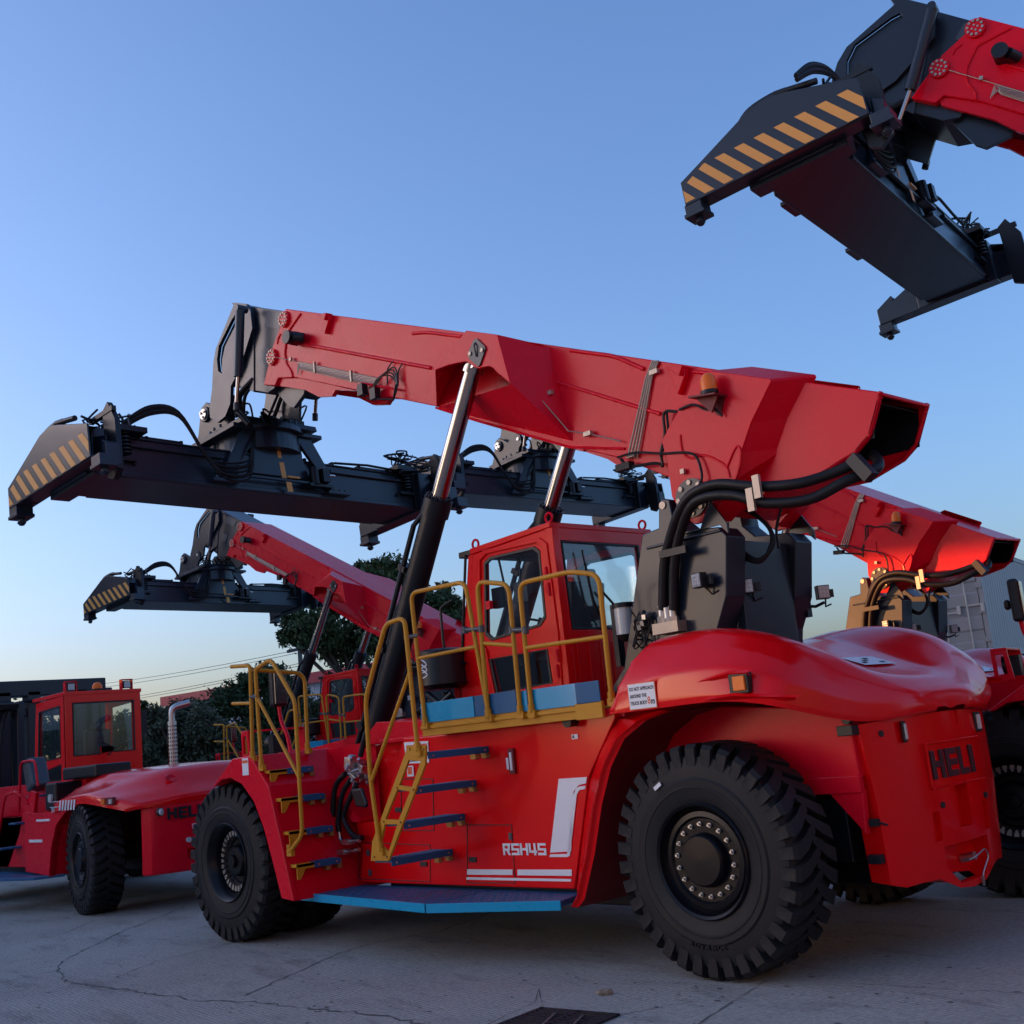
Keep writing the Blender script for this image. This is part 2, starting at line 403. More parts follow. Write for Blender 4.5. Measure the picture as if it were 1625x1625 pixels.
    s = MB(); top = [(-.16, 1.865), (-.42, 1.815), (-.66, 1.69), (-.83, 1.49), (-.97, 1.21), (-1.10, .85), (-1.26, .51), (-1.33, .45)]; s.grid([[(x+.02, .035, z-.004) for x, z in top], [(x+.06, .98, z-.004) for x, z in top]]); s.mirror(YC); P_(s, 'fender_liner', REDX, smooth=30)  # liner coloured darker than the fender to paint in wheel-arch shade
    # inner wheel house panels and underbody
    s = MB()
    s.prism([(-1.3, 1.86), (-1.35, .6), (-.9, .6), (-.75, 1.1), (-.3, 1.32), (.97, 1.28), (.96, 1.64), (.90, 1.76), (-.1, 1.86)], .63, m_(.63))
    s.box(.35, .98, .60, .66, 1.18, 1.30); s.prism([(.70, 1.2), (.96, .90), (.98, 1.2)], .62, .68)
    P_(s, 'wheel_house_panel', REDM, bevel=.01)
    s = MB(); s.box(-4.6, -1.3, .7, 2.5, .35, .60); s.box(-7.0, -4.4, .9, 2.3, .45, 1.5); s.box(-1.4, 1.0, 1.1, 2.1, .5, 1.25)
    s.cyl((0, .4, .81), (0, 2.8, .81), .16, n=16); s.cyl((-6.04, .4, .81), (-6.04, 2.8, .81), .28, n=16)
    s.cyl((.45, .7, .95), (.45, 2.5, .95), .09, n=12); s.cyl((.2, .5, .75), (.5, 1.2, .95), .05, n=10)
    s.box(.35, .75, .75, 1.0, .70, 1.15)
    P_(s, 'underframe', BLK, bevel=.01)
    # ---------------- counterweight
    s = MB()
    plan = [(.86, .66), (1.0, .66), (1.055, .80), (1.10, 1.02), (1.14, 1.18), (1.165, 1.40), (1.17, YC)]
    zb = [.57, .55, .52, .53, .53, .44, .42]
    plan = plan+[(x, m_(y)) for x, y in plan[-2::-1]]; zb = zb+zb[-2::-1]
    zs = [0, .18, .5, .85, 1]
    rows = []
    for i in range(len(plan)):
        x, y = plan[i]; ztop = 1.635+.03*min(1, max(0, (min(y, m_(y))-.6)/.6))
        col = []
        for t in zs:
            z = zb[i]+(ztop-zb[i])*t
            sl = (.5-abs(t-.45))*.05
            yy = y+(.10*(1-t) if y < YC else -.10*(1-t))*max(0, 1-abs(y-(.66 if y < YC else m_(.66)))/.45)
            col.append((x+(.0 if i in (0, len(plan)-1) else sl), yy, z))
        rows.append(col)
    s.grid(rows)
    n = len(plan)
    s.add([r[-1] for r in rows], [tuple(range(n))])
    s.add([r[0] for r in rows], [tuple(range(n))]); s.add(rows[0]+rows[-1], [(0,1,2,3,4,9,8,7,6,5)])
    cw = P_(s, 'counterweight', RED)
    bmw = bmesh.new(); bmw.from_mesh(cw.data); bmesh.ops.remove_doubles(bmw, verts=bmw.verts, dist=1e-4); bmesh.ops.recalc_face_normals(bmw, faces=bmw.faces); bmw.to_mesh(cw.data); bmw.free()
    c = MB(); c.mm = [RED]
    def pocket(poly, d):   # poly in (y,z) on the rear face
        c.prism(poly, 1.26, 1.20-d, 'X')
    pocket([(1.48, 1.13), (2.14, 1.13), (2.14, 1.42), (1.48, 1.42)][::-1], .012) if 0 else None
    for y0 in (YC-.42, YC+.33):
        pocket([(y0, .98), (y0+.09, .98), (y0+.09, .78), (y0, .78)], .08)
    pocket([(YC-.1, 1.13), (YC+.1, 1.16), (YC+.1, .84), (YC-.1, .84)], .10)
    pocket([(YC-.33, .74), (YC+.33, .74), (YC+.33, .60), (YC+.18, .47), (YC-.18, .47), (YC-.33, .60)], .16)
    pocket([(YC+.10, 1.665), (YC+.18, 1.665), (YC+.18, 1.56), (YC+.10, 1.56)], .05)
    sub_box(cw, c)
    bv = cw.modifiers.new('bevel', 'BEVEL'); bv.width = .012; bv.segments = 2; bv.limit_method = 'ANGLE'; bv.angle_limit = rad(30)
    cw.data.polygons.foreach_set('use_smooth', [True]*len(cw.data.polygons)); es(cw, 16)
    s = MB(); letters_heli(s, (1.186, YC-.36, 1.20), (0, 1, 0), (-.02, 0, 1), .2, .016, (1, 0, 0)); P_(s, 'raised_lettering', LET, cw, bevel=.003)
    s = MB(); s.box(1.175, 1.195, YC-.40, YC+.40, 1.135, 1.15); s.box(1.170, 1.190, YC-.40, YC-.385, 1.135, 1.45); s.box(1.170, 1.190, YC-.40, YC+.40, 1.445, 1.458)
    P_(s, 'letter_frame', RED, cw, bevel=.004)
    for y in (1.04, m_(1.04)):
        s = MB(); R = Matrix.Rotation(.25 if y < YC else -.25, 3, 'Z')
        s.obox((1.125, y, 1.555), (.02, .075, .15), R, 1); s.obox((1.137, y, 1.555), (.02, .045, .115), R, 0); P_(s, 'tail_lamp', [CLR, GRIL], cw, bevel=.01)
    s = MB()
    for y, z in ((.83, 1.56), (1.31, 1.02), (2.0, 1.02)): s.cyl((1.0, y, z), ({.83: 1.075, 1.31: 1.19, 2.0: 1.18}[y], y, z), .022, n=12)
    P_(s, 'plug', INK, cw)
    s = MB(); s.cyl((1.05, YC+.1, .60), (1.16, YC+.1, .62), .03); s.tube(fillet([(1.15, YC+.02, .6), (1.19, YC+.05, .62), (1.195, YC+.2, .66), (1.193, YC+.24, .60), (1.19, YC+.12, .5), (1.19, YC+.1, .46)], .04), .006); s.box(1.185, 1.195, YC+.09, YC+.115, .41, .48)
    P_(s, 'tow_pin', STEEL, cw)
    s = MB(); s.box(.93, 1.03, .66, .70, .95, 1.0); s.tube([(.95, .66, .97), (1.0, .67, .99), (1.06, .74, .95)], .008); s.box(.9, 1.0, .68, .74, .70, .76)
    s.box(.88, 1.0, .57, .66, 1.57, 1.64); s.cyl((.97, .56, 1.68), (.97, .62, 1.68), .035)
    P_(s, 'tail_bracket', BLK, cw, bevel=.004)
    # ---------------- engine hood
    S = [[(-.75, 0, 1.89), (-.72, 0, 1.91), (-.615, .015, 2.09), (-.52, .10, 2.26), (-.42, .22, 2.41), (-.40, .50, 2.44), (-.42, 1.05, 2.36), (-.42, YC, 2.32)],
         [(-.35, 0, 1.885), (-.35, -.004, 1.93), (-.35, .0, 2.12), (-.32, .14, 2.28), (-.28, .26, 2.415), (-.25, .50, 2.465), (-.25, 1.05, 2.37), (-.25, YC, 2.33)],
         [(0, 0, 1.895), (0, -.006, 1.94), (0, .0, 2.135), (0, .16, 2.29), (.0, .30, 2.43), (0, .52, 2.475), (0, 1.05, 2.34), (0, YC, 2.30)],
         [(.30, 0, 1.895), (.30, -.006, 1.94), (.30, .01, 2.14), (.29, .17, 2.27), (.29, .32, 2.375), (.28, .54, 2.44), (.28, 1.08, 2.26), (.28, YC, 2.22)],
         [(.60, .01, 1.865), (.60, .0, 1.91), (.58, .04, 2.10), (.57, .19, 2.21), (.56, .37, 2.29), (.55, .58, 2.355), (.55, 1.12, 2.13), (.55, YC, 2.10)],
         [(.85, .08, 1.79), (.85, .07, 1.83), (.84, .11, 1.98), (.82, .26, 2.08), (.80, .44, 2.15), (.78, .66, 2.215), (.80, 1.16, 2.03), (.80, YC, 2.00)],
         [(.97, .42, 1.69), (.975, .41, 1.73), (.965, .44, 1.85), (.95, .55, 1.93), (.93, .68, 1.99), (.91, .86, 2.04), (.95, 1.2, 1.975), (.95, YC, 1.96)],
         [(1.05, .70, 1.645), (1.06, .69, 1.67), (1.055, .72, 1.77), (1.045, .78, 1.85), (1.04, .88, 1.90), (1.04, 1.04, 1.93), (1.06, 1.27, 1.935), (1.07, YC, 1.935)],
         [(1.13, .92, 1.65), (1.145, .91, 1.67), (1.14, .93, 1.76), (1.13, .97, 1.81), (1.125, 1.03, 1.84), (1.125, 1.13, 1.86), (1.13, 1.3, 1.87), (1.14, YC, 1.87)],
         [(1.19, 1.18, 1.667), (1.205, 1.18, 1.685), (1.205, 1.18, 1.74), (1.20, 1.19, 1.775), (1.195, 1.21, 1.80), (1.19, 1.25, 1.82), (1.19, 1.36, 1.83), (1.195, YC, 1.83)],
         [(1.205, 1.38, 1.672), (1.222, 1.38, 1.685), (1.222, 1.38, 1.69), (1.222, 1.39, 1.695), (1.222, 1.4, 1.70), (1.222, 1.45, 1.70), (1.222, 1.52, 1.70), (1.222, YC, 1.675)]]
    s = MB(); s.grid(S); s.mirror(YC)
    for row in (S[0],):
        s.add([Vector(q) for q in row]+[Vector((q[0], m_(q[1]), q[2])) for q in row[-2::-1]], [tuple(range(15))])
    hood = P_(s, 'engine_hood', RED)
    b = bmesh.new(); b.from_mesh(hood.data); bmesh.ops.remove_doubles(b, verts=b.verts, dist=2e-3); bmesh.ops.recalc_face_normals(b, faces=b.faces)
    b.to_mesh(hood.data); b.free()
    hood.data.polygons.foreach_set('use_smooth', [True]*len(hood.data.polygons))
    b = bmesh.new(); b.from_mesh(hood.data); cl = b.edges.layers.float.get('crease_edge') or b.edges.layers.float.new('crease_edge')
    colof = {}
    for row in S:
        for j, q in enumerate(row): colof.setdefault((round(q[0], 2), round(min(q[1], 2*YC-q[1]), 2), round(q[2], 2)), j)
    def cj(v): w_ = v.co+OFF; return colof.get((round(w_.x, 2), round(min(w_.y, 2*YC-w_.y), 2), round(w_.z, 2)))
    for e in b.edges:
        j0, j1 = cj(e.verts[0]), cj(e.verts[1]); ff = len(e.link_faces)
        if ff < 2 or any(len(f_.verts) > 4 for f_ in e.link_faces): e[cl] = .9
        elif j0 == j1 and j0 in (1, 2, 4): e[cl] = .92
        elif j0 == j1 and j0 == 5: e[cl] = .85
        elif j0 == j1 and j0 in (3, 6): e[cl] = .8
        else: e[cl] = 0
    b.to_mesh(hood.data); b.free()
    sd = hood.modifiers.new('subsurf', 'SUBSURF'); sd.levels = 3; sd.render_levels = 3
    for y, f in ((0, 1), (2*YC, -1)):
        s = MB(); s.box(.46, .62, y-.02*f, y+.04*f, 1.925, 2.065, 1); s.box(.50, .60, y-.035*f, y+.0*f, 1.945, 2.045, 0); P_(s, 'indicator_lamp', [AMB, BLK], hood, bevel=.006)
        s = MB(); g = [[(.12, y+.015*f, 2.045), (.48, y-.012*f, 2.09), (.64, y-.01*f, 2.08)], [(.12, y+.005*f, 2.035), (.48, y-.035*f, 2.07), (.64, y-.035*f, 2.06)], [(.12, y+.01*f, 2.02), (.48, y, 2.05), (.64, y, 2.04)]]
        s.grid(g); g = [[(.2, y+.01*f, 1.925), (.5, y-.03*f, 1.935), (.95, y+.10*f, 1.87)], [(.2, y-.0*f, 1.91), (.5, y-.055*f, 1.915), (.93, y+.06*f, 1.86)], [(.2, y+.0*f, 1.895), (.5, y-.0*f, 1.89), (.9, y+.1*f, 1.84)]]
        s.grid(g); P_(s, 'lamp_ledge', RED, hood, smooth=60)
    s = MB()
    for k in range(9): s.box(.16+.05*k, .18+.05*k, 1.30, 1.90, 2.22-.036*k, 2.25-.036*k)
    s.prism([(.12, 2.25), (.62, 1.885+.0), (.62, 1.9+.09), (.12, 2.275)], 1.28, 1.30); s.prism([(.12, 2.25), (.62, 1.9), (.62, 1.99), (.12, 2.275)], 1.90, 1.92)
    P_(s, 'vent_grille', GRIL, hood)
    s = MB(); mt = frame((.72, 1.36, 2.062), (-.02, 1, .0), (-1, 0, .38)); s.add([mt@Vector(q) for q in ((0, 0, 0), (.48, 0, 0), (.48, .22, 0), (0, .22, 0))], [(0, 1, 2, 3)], 0)
    mt2 = mt@Matrix.Translation((.03, .12, .003)); [s.add([mt@Vector((x, y, .004)) for x, y in ((.05+.09*k, .04+.05*(k % 3)), (.12+.09*k, .04+.05*(k % 3)), (.12+.09*k, .07+.05*(k % 3)), (.05+.09*k, .07+.05*(k % 3)))], [(0, 1, 2, 3)], 1) for k in range(4)]
    P_(s, 'hood_label', [WHT, INK], hood)
    s = MB(); a = at(995, 1085, 'Y', -.012); b_ = at(1045, 1120, 'Y', -.012)
    x0, x1, z1, z0 = a.x, b_.x-.01, a.z-.005, a.z-.20
    s.box(x0, x1, -.014, -.010, z0, z1, 1); s.box(x0+.006, x1-.006, -.0155, -.0135, z0+.006, z1-.006, 0)
    TM = Matrix(((1,0,0,0),(0,0,-1,0),(0,1,0,0),(0,0,0,1)))
    w_ = x1-x0
    for k, t in enumerate(('DO NOT APPROACH', 'AROUND THE', 'TRUCK BODY')):
        text(s, t, .036, Matrix.Translation((x0+.018, -.016, z1-.055-.052*k))@TM, .0008, 2, bold=.0011, w=w_*(.88 if k == 0 else .60))
    text(s, '8', .075, Matrix.Translation((x0+w_*.68, -.016, z0+.035))@TM, .0008, 1, bold=.001, sx=.8); text(s, 'm', .062, Matrix.Translation((x0+w_*.80, -.016, z0+.033))@TM, .0008, 2, bold=.0018, sx=.8)
    P_(s, 'distance_sticker', [WHT, REDT, INK], hood)
    # ---------------- front fenders and bonnet between them
    def fend(s):
        arc = [(-6.05, 1.60), (-5.92, 1.66), (-5.72, 1.67), (-5.50, 1.60), (-5.28, 1.42), (-5.12, 1.16), (-4.98, .82), (-4.86, .49)]
        out = [(-6.10, 1.60), (-5.66, 1.865), (-5.30, 1.875), (-4.98, 1.56), (-4.80, 1.0), (-4.64, .47)]
        def prof(y, d): return [(x, y, z) for x, z in arc]
        poly = [(x, z) for x, z in out]+[(x, z) for x, z in arc[::-1]]
        s.prism(poly, -.42, -.34)
        s.grid([[(x, -.36, z) for x, z in arc], [(x, .95, z) for x, z in arc]])
        s.grid([[(x, -.36, z) for x, z in out], [(x+(.0 if z > 1.7 else .0), .36, z) for x, z in out], [(x, .95, z) for x, z in out]])
        return s
    s = fend(MB()); s.mirror(YC); P_(s, 'front_fender', REDM, bevel=.012)
    s = MB()   # wall that carries the front steps
    s.grid([[(x, -.38, z), (x, .95, z)] for x, z in ((-4.655, .475), (-4.81, 1.0), (-4.99, 1.56), (-5.30, 1.87), (-5.66, 1.86))])
    s.quad((-4.99, .5, 1.5), (-4.6, .5, 1.05), (-4.4, .5, 1.05), (-4.4, .5, 1.9), (-5.3, .5, 1.87)); s.prism([(-4.95, 1.45), (-4.62, 1.12), (-4.50, 1.12), (-4.50, 1.16)], .30, .52)
    s.mirror(YC)
    s.prism([(-6.9, 1.2), (-6.95, 1.86), (-5.6, 1.98), (-4.2, 1.95), (-4.2, 1.6), (-5.0, 1.1)], 1.05, m_(1.05))
    q = xz([(480, 1192), (560, 1186), (560, 1160), (590, 1156), (650, 1168), (680, 1172)], .6)
    P_(s, 'front_deck', REDM, smooth=20)
    s = MB(); s.prism([(-4.6, 1.86), (-4.25, 2.08), (-3.35, 2.03), (-3.1, 1.88)], .42, .50); s.prism([(-4.6, 1.86), (-4.25, 2.08), (-3.35, 2.03), (-3.1, 1.88)], m_(.50), m_(.42)); s.box(-4.2, -.9, .40, m_(.4), 1.86, 1.90)
    s.box(-3.2, -1.0, .36, .50, 1.88, 1.94)
    P_(s, 'deck_plate', REDM, bevel=.006)
    gx, gy, gz = -5.96, -.08, 2.13
    s = MB(); s.prism([(gx-.09, 1.84), (gx-.09, gz), (gx+.05, gz), (gx+.08, 1.86)], gy, gy+.03, holes=[[(gx-.055, 1.90), (gx-.055, gz-.04), (gx+.015, gz-.04), (gx+.03, 1.90)]])
    s.box(gx-.09, gx+.05, gy, gy+.72, gz, gz+.02); s.prism([(gx-.09, 1.84), (gx-.09, gz), (gx+.05, gz), (gx+.08, 1.86)], gy+.70, gy+.72)
    lg = P_(s, 'lamp_guard', REDM, bevel=.004)
    s = MB(); s.cyl((gx+.06, gy+.35, gz-.13), (gx-.06, gy+.35, gz-.13), .06, .085, 16, 0); s.box(gx, gx+.1, gy+.28, gy+.42, gz-.24, gz-.05, 0); s.cyl((gx-.063, gy+.35, gz-.13), (gx-.06, gy+.35, gz-.13), .07, n=16, m=1)
    P_(s, 'headlamp', [BLK, CLR], lg, smooth=40)
    s = MB(); s.tube(fillet([(-5.55, .22, 1.86), (-5.62, .24, 2.05), (-5.78, .26, 2.22), (-5.80, .26, 2.42)], .12), .022, 10); mi = P_(s, 'wing_mirror', REDM, smooth=50)
    s = MB(); s.obox((-5.80, .26, 2.58), (.10, .19, .40)); s.box(-5.92, -5.86, .24, .30, 2.5, 2.6); P_(s, 'mirror_shell', BLK, mi, bevel=.045, seg=4)
    s = MB(); s.obox((-5.746, .26, 2.58), (.010, .15, .35)); P_(s, 'mirror_glass', CHR, mi, bevel=.02)
    # sticker on fender
    s = MB(); q = at(389, 1216, 'Y', -.425); s.box(q.x-.06, q.x+.06, -.424, -.421, q.z-.09, q.z+.08, 0); s.box(q.x-.05, q.x+.05, -.426, -.4235, q.z+.03, q.z+.06, 1)
    P_(s, 'fender_sticker', [WHT, REDT])
    # ---------------- steps
    def step(x0, y0, y1, z, xw, film=0, yend=0):
        s = MB(); s.box(x0, x0+xw, y0+yend, y1, z-.025, z); s.box(x0+xw, x0+xw+.012, y0+yend, y1, z-.055, z+.003)
        for k in range(14): s.box(x0+.012, x0+xw-.012, y0+yend+.02+(y1-y0-yend-.04)*k/14, y0+yend+.03+(y1-y0-yend-.04)*k/14, z, z+.006)
        o = P_(s, 'step', [BLUE], bevel=.003)
        s = MB()
        for yy in (y1-.16, y1-.03): s.prism([(x0+xw+.004, z-.012), (x0+xw+.004, z-.10), (x0+xw-.06, z-.10), (x0+xw-.10, z-.012)], yy, yy+.05); s.cyl((x0+xw, yy+.025, z-.085), (x0+xw+.02, yy+.025, z-.085), .016, n=8)
        P_(s, 'step_bracket', BRASS, o, bevel=.003)
        if yend:
            s = MB(); s.box(x0, x0+xw+.014, y0, y0+yend, z-.03, z+.002); s.prism([(y0, z), (y0, z-.14), (y0+.04, z-.14), (y0+.10, z-.05), (y0+yend, z-.05), (y0+yend, z)], x0+xw+.002, x0+xw+.014, 'X'); P_(s, 'step_end_plate', YEL, o, bevel=.003)
        s = MB()
        for yy in (y0+yend+.05, y1-.05): s.cyl((x0+xw+.01, yy, z-.028), (x0+xw+.018, yy, z-.028), .010, n=8)
        P_(s, 'step_bolt', STEEL, o)
    for x, z in ((-3.17, .85), (-2.95, 1.16), (-2.75, 1.45), (-2.54, 1.735)):
        step(x-.22, -.34, .35, z, .24)
    for x, z, xi in ((-4.66, .80, 0), (-4.76, 1.11, 0), (-4.87, 1.43, 0), (-5.05, 1.71, 0)):
        step(x-.20, -.37, .14, z, .22, yend=.20)
    s = MB()
    outer = xz([(590, 1366), (618, 1366), (676, 1214), (677, 1183), (648, 1183), (645, 1194), (592, 1336)], -.36)
    h = [xz([(605, 1340), (618, 1352), (632, 1308), (612, 1308)], -.36), xz([(613, 1300), (634, 1301), (652, 1256), (632, 1253)], -.36), xz([(635, 1246), (655, 1249), (669, 1208), (650, 1206)], -.36)]
    s.prism(outer, -.372, -.348, holes=h)
    st = P_(s, 'step_side_plate', YEL, bevel=.003)
    s = MB()
    for a, b_ in ((594, 1360), (614, 1360), (609, 1304), (636, 1305), (630, 1250), (656, 1253), (650, 1189), (672, 1189)):
        q = at(a, b_, 'Y', -.372); s.cyl((q.x, -.372, q.z), (q.x, -.385, q.z), .010, n=8)
    P_(s, 'plate_bolt', BRASS, st)
    # running board
    s = MB(); pl = [(-4.93, -.12), (-2.95, -.42), (-2.62, -.36)]
    s.prism([(-4.98, -.14), (-2.66, -.38), (-2.66, .40), (-4.75, .40)], .455, .50, 'Z'); s.prism([(-2.64, -.38), (-1.44, .0), (-1.56, .40), (-2.64, .40)], .455, .50, 'Z')
    rb = P_(s, 'running_board', BLUE, bevel=.004)
    s = MB(); s.prism([(-4.99, -.155), (-2.66, -.395), (-2.66, -.383), (-4.99, -.143)], .43, .505, 'Z'); s.prism([(-2.64, -.397), (-1.43, -.015), (-1.43, -.003), (-2.64, -.385)], .43, .505, 'Z')
    P_(s, 'edge_film', CYAN, rb, bevel=.003)
    s = MB()
    rnd = random.Random(3)
    for k in range(46):
        for j in range(9):
            x = -4.7+3.1*k/46; y = -.30+.07*j
            if y < -.12-(.26*(x+4.9)/2.3 if x < -2.64 else .26-.36*(x+2.64)/1.2)+.03: continue
            s.obox((x, y, .502), (.035, .008, .004), Matrix.Rotation(.7 if (k+j) % 2 else -.7, 3, 'Z'))
    P_(s, 'tread_pattern', BLUE, rb)
    # ---------------- cab deck with kick plates and handrails
    s = MB(); s.box(-3.22, -1.15, .16, .40, 1.945, 1.975); s.box(-3.22, -1.15, .18, .198, 1.88, 2.0); s.box(-1.15, -.86, .10, .13, 1.87, 2.0); s.box(-3.22, -.86, .40, 2.8, 1.945, 1.97)
    dk = P_(s, 'catwalk', YEL, bevel=.003)
    s = MB(); s.box(-3.20, -2.45, .165, .177, 2.0, 2.18, 0); s.box(-2.44, -1.90, .17, .182, 2.0, 2.18, 1); s.box(-1.88, -1.14, .165, .177, 1.99, 2.165, 0); s.box(-1.13, -.87, .10, .112, 1.99, 2.16, 1)
    s.box(-1.75, -1.74, .15, .165, 2.0, 2.18, 1)
    P_(s, 'kick_plate', [CYAN, BLUE], dk, bevel=.003)
    def rail(path, name='handrail', r=.021, rad_=.1, par=None, m=YEL, feet=2):
        s = MB(); p = fillet(path, rad_, 6); s.tube(p, r, 12)
        if feet:
            for q in ((path[0], path[-1]) if feet > 1 else (path[0],)): s.cyl(Vector(q), Vector(q)+Vector((0, 0, .07)), r*1.35, n=12); s.box(q[0]-.04, q[0]+.04, q[1]-.012, q[1]+.03, q[2]-.04, q[2]+.02)
        return P_(s, name, m, par, smooth=50)
    def bar(o, a, b, r=.018, m=YEL):
        s = MB(); s.tube([a, b], r, 12); return P_(s, 'rail_bar', m, o, smooth=50)
    Y0 = .145
    pa = lambda x, y, Y=Y0: at(x, y, 'Y', Y)
    r1 = rail([pa(675, 1150), pa(652, 941), pa(738, 923), pa(776, 1138)]); bar(r1, pa(662, 1045), pa(756, 1026))
    r2 = rail([pa(775, 1138), pa(757, 923), pa(807, 927), pa(826, 1133)]); bar(r2, pa(769, 1021), pa(815, 1024))
    r3 = rail([pa(844, 1131), pa(824, 926), pa(905, 907), pa(950, 912), pa(971, 1112)]); bar(r3, pa(836, 1028), pa(961, 1010))
    for o, a, b_ in ((r1, (738, 1000), (764, 998)), (r2, (812, 1000), (834, 1000))):
        s = MB(); A = pa(*a); B = pa(*b_); s.tube([A, B], .022, 10); s.cyl(A-Vector((0, 0, .03)), A+Vector((0, 0, .03)), .028); s.cyl(B-Vector((0, 0, .03)), B+Vector((0, 0, .03)), .028); P_(s, 'rail_clamp', GRY, o, smooth=40)
    Y1 = -.39
    r4 = rail([pa(604, 1350, Y1), pa(588, 1236, Y1), pa(580, 1110, Y1), pa(612, 990, Y1), pa(642, 980, Y1), pa(663, 1192, Y1)], rad_=.09); bar(r4, pa(590, 1238, Y1), pa(652, 1062, Y1))
    s = MB(); A = pa(643, 1012, Y1); B = pa(659, 1009, .1); s.tube([A, B], .02, 10); P_(s, 'rail_clamp', GRY, r4)
    Y2 = -.40
    r5 = rail([pa(415, 1217, Y2), pa(405, 1062, Y2), pa(430, 1046, Y2), pa(468, 1112, Y2), pa(480, 1325, Y2), pa(460, 1352, Y2)], rad_=.08); bar(r5, pa(410, 1110, Y2), pa(474, 1232, Y2))
    a = pa(401, 1203, Y2); b_ = pa(397, 1056, Y2); r6 = rail([a, b_, b_+Vector((-.38, .0, .03))], rad_=.06, feet=1); c = pa(399, 1116, Y2); bar(r6, c, c+Vector((-.38, 0, .03)))
    s = MB(); A = pa(398, 1106, Y2); B = pa(409, 1105, Y2); s.tube([A, B], .022, 10); P_(s, 'rail_clamp', GRY, r6)
    r8 = rail([(-5.22, .22, 1.88), (-5.22, .24, 2.68), (-5.24, -.36, 2.74)], rad_=.12, feet=1)
    # ---------------- cab
    c0, c1 = .90, 2.30
    B_ = [(-3.50, 1.98), (-3.50, 2.55), (-3.33, 2.66), (-3.10, 3.60), (-2.0, 3.65), (-1.96, 1.98)]
    s = MB()
    winA = xz([(770, 1008), (768, 893), (777, 884), (848, 867), (857, 874), (867, 980), (858, 994), (780, 1017)], c0)
    winB = xz([(776, 1046), (869, 1030), (877, 1084), (788, 1101)], c0)
    s.prism(B_, c0, c0+.07, holes=[winA, winB]); s.prism(B_, c1-.07, c1, holes=[winA, winB])
    wy = [(1.0, 3.53), (2.10, 3.53), (2.10, 2.70), (1.03, 2.70)]
    s.prism([(c0, 1.98), (c1, 1.98), (c1, 3.65), (c0, 3.65)], -2.06, -1.98, 'X', holes=[wy])
    s.prism([(-3.12, 3.60), (-1.98, 3.65), (-1.98, 3.70), (-3.12, 3.66)], c0-.02, c1+.02)
    s.box(-3.52, -3.46, c0, c1, 1.98, 2.5)
    s.add([(-3.35, c0+.02, 2.6), (-3.12, c0+.02, 3.62), (-3.12, c0+.12, 3.62), (-3.35, c0+.12, 2.6), (-3.42, c0+.02, 2.6), (-3.19, c0+.02, 3.62), (-3.19, c0+.12, 3.62), (-3.42, c0+.12, 2.6)], [(0,1,2,3), (4,5,6,7), (0,1,5,4), (3,2,6,7), (0,3,7,4), (1,2,6,5)])
    s.box(-3.5, -2.0, c0, c1, 1.98, 2.02)
    for ya, yb in ((c0-.005, c0+.09), (c1-.09, c1+.005)): s.prism([(-2.075, 1.985), (-1.955, 1.985), (-1.972, 3.66), (-2.075, 3.66)], ya, yb)
    for y in [1.05+.16*k for k in range(8)]: s.box(-1.981, -1.968, y, y+.012, 2.0, 2.58)
    cab = P_(s, 'cab', RED, bevel=.010)
    s = MB()  # door frame moulding on the near side
    fr = xz([(757, 1020), (757, 884), (768, 873), (856, 853), (868, 862), (886, 1000), (893, 1088), (782, 1108), (770, 1040)], c0-.012)
    inn = xz([(763, 1012), (762, 890), (772, 879), (852, 861), (862, 870), (880, 1003), (885, 1083), (786, 1102), (772, 1030)], c0-.012)
    s.prism(fr, c0-.022, c0, holes=[inn]); P_(s, 'door_frame', RED, cab, bevel=.006)
    s = MB()
    for a, b_ in ((868, 910), (872, 935), (886, 1040), (886, 1065)):
        q = at(a, b_, 'Y', c0-.02); s.cyl((q.x, c0-.03, q.z-.06), (q.x, c0-.03, q.z+.06), .014)
    q = at(773, 961, 'Y', c0-.02); s.box(q.x, q.x+.06, c0-.04, c0, q.z-.04, q.z+.04)
    P_(s, 'door_hinge', REDM, cab)
    def shrink(p, k):
        cx = sum(a for a, _ in p)/len(p); cz = sum(b for _, b in p)/len(p)
        return [(a+(cx-a)*k, b+(cz-b)*k) for a, b in p]
    s = MB()
    for w in (winA, winB): s.prism([*w], c0-.006, c0+.02, holes=[shrink(w, .07)]); s.prism([*w], c1-.02, c1+.006, holes=[shrink(w, .07)])
    s.prism(wy, -1.974, -2.0, 'X', holes=[shrink(wy, .045)]); P_(s, 'window_seal', BLK, cab, bevel=.004)
    for w in (winA, winB):
        s = MB(); s.prism(w, c0+.012, c0+.018); P_(s, 'side_window', GLS, cab)
        s = MB(); s.prism(w, c1-.018, c1-.012); P_(s, 'side_window', GLS, cab)
    s = MB(); s.prism(wy, -2.0, -1.994, 'X'); P_(s, 'rear_window', GLS, cab)
    s = MB()  # curved windscreen in front
    rows = []
    for z, x in ((2.58, -3.42), (3.1, -3.32), (3.60, -3.20)):
        rows.append([(x+.10*(2*t-1)**4-.02, c0+.02+(c1-c0-.04)*t, z) for t in [i/12 for i in range(13)]])
    s.grid(rows); P_(s, 'windscreen', GLS, cab, smooth=60)
    s = MB(); s.box(-3.34, -3.12, c0+.02, c1-.02, 3.60, 3.66); s.tube([(-3.42, c0+.01, 2.6), (-3.22, c0+.01, 3.62)], .015)
    P_(s, 'visor', BLK, cab, bevel=.01)
    # interior
    s = MB(); s.obox((-2.55, 1.55, 2.55), (.5, .5, .14)); s.obox((-2.31, 1.55, 2.87), (.14, .48, .66), Matrix.Rotation(.15, 3, 'Y')); s.obox((-2.24, 1.55, 3.24), (.10, .26, .16)); s.box(-2.65, -2.45, 1.4, 1.7, 2.02, 2.48)
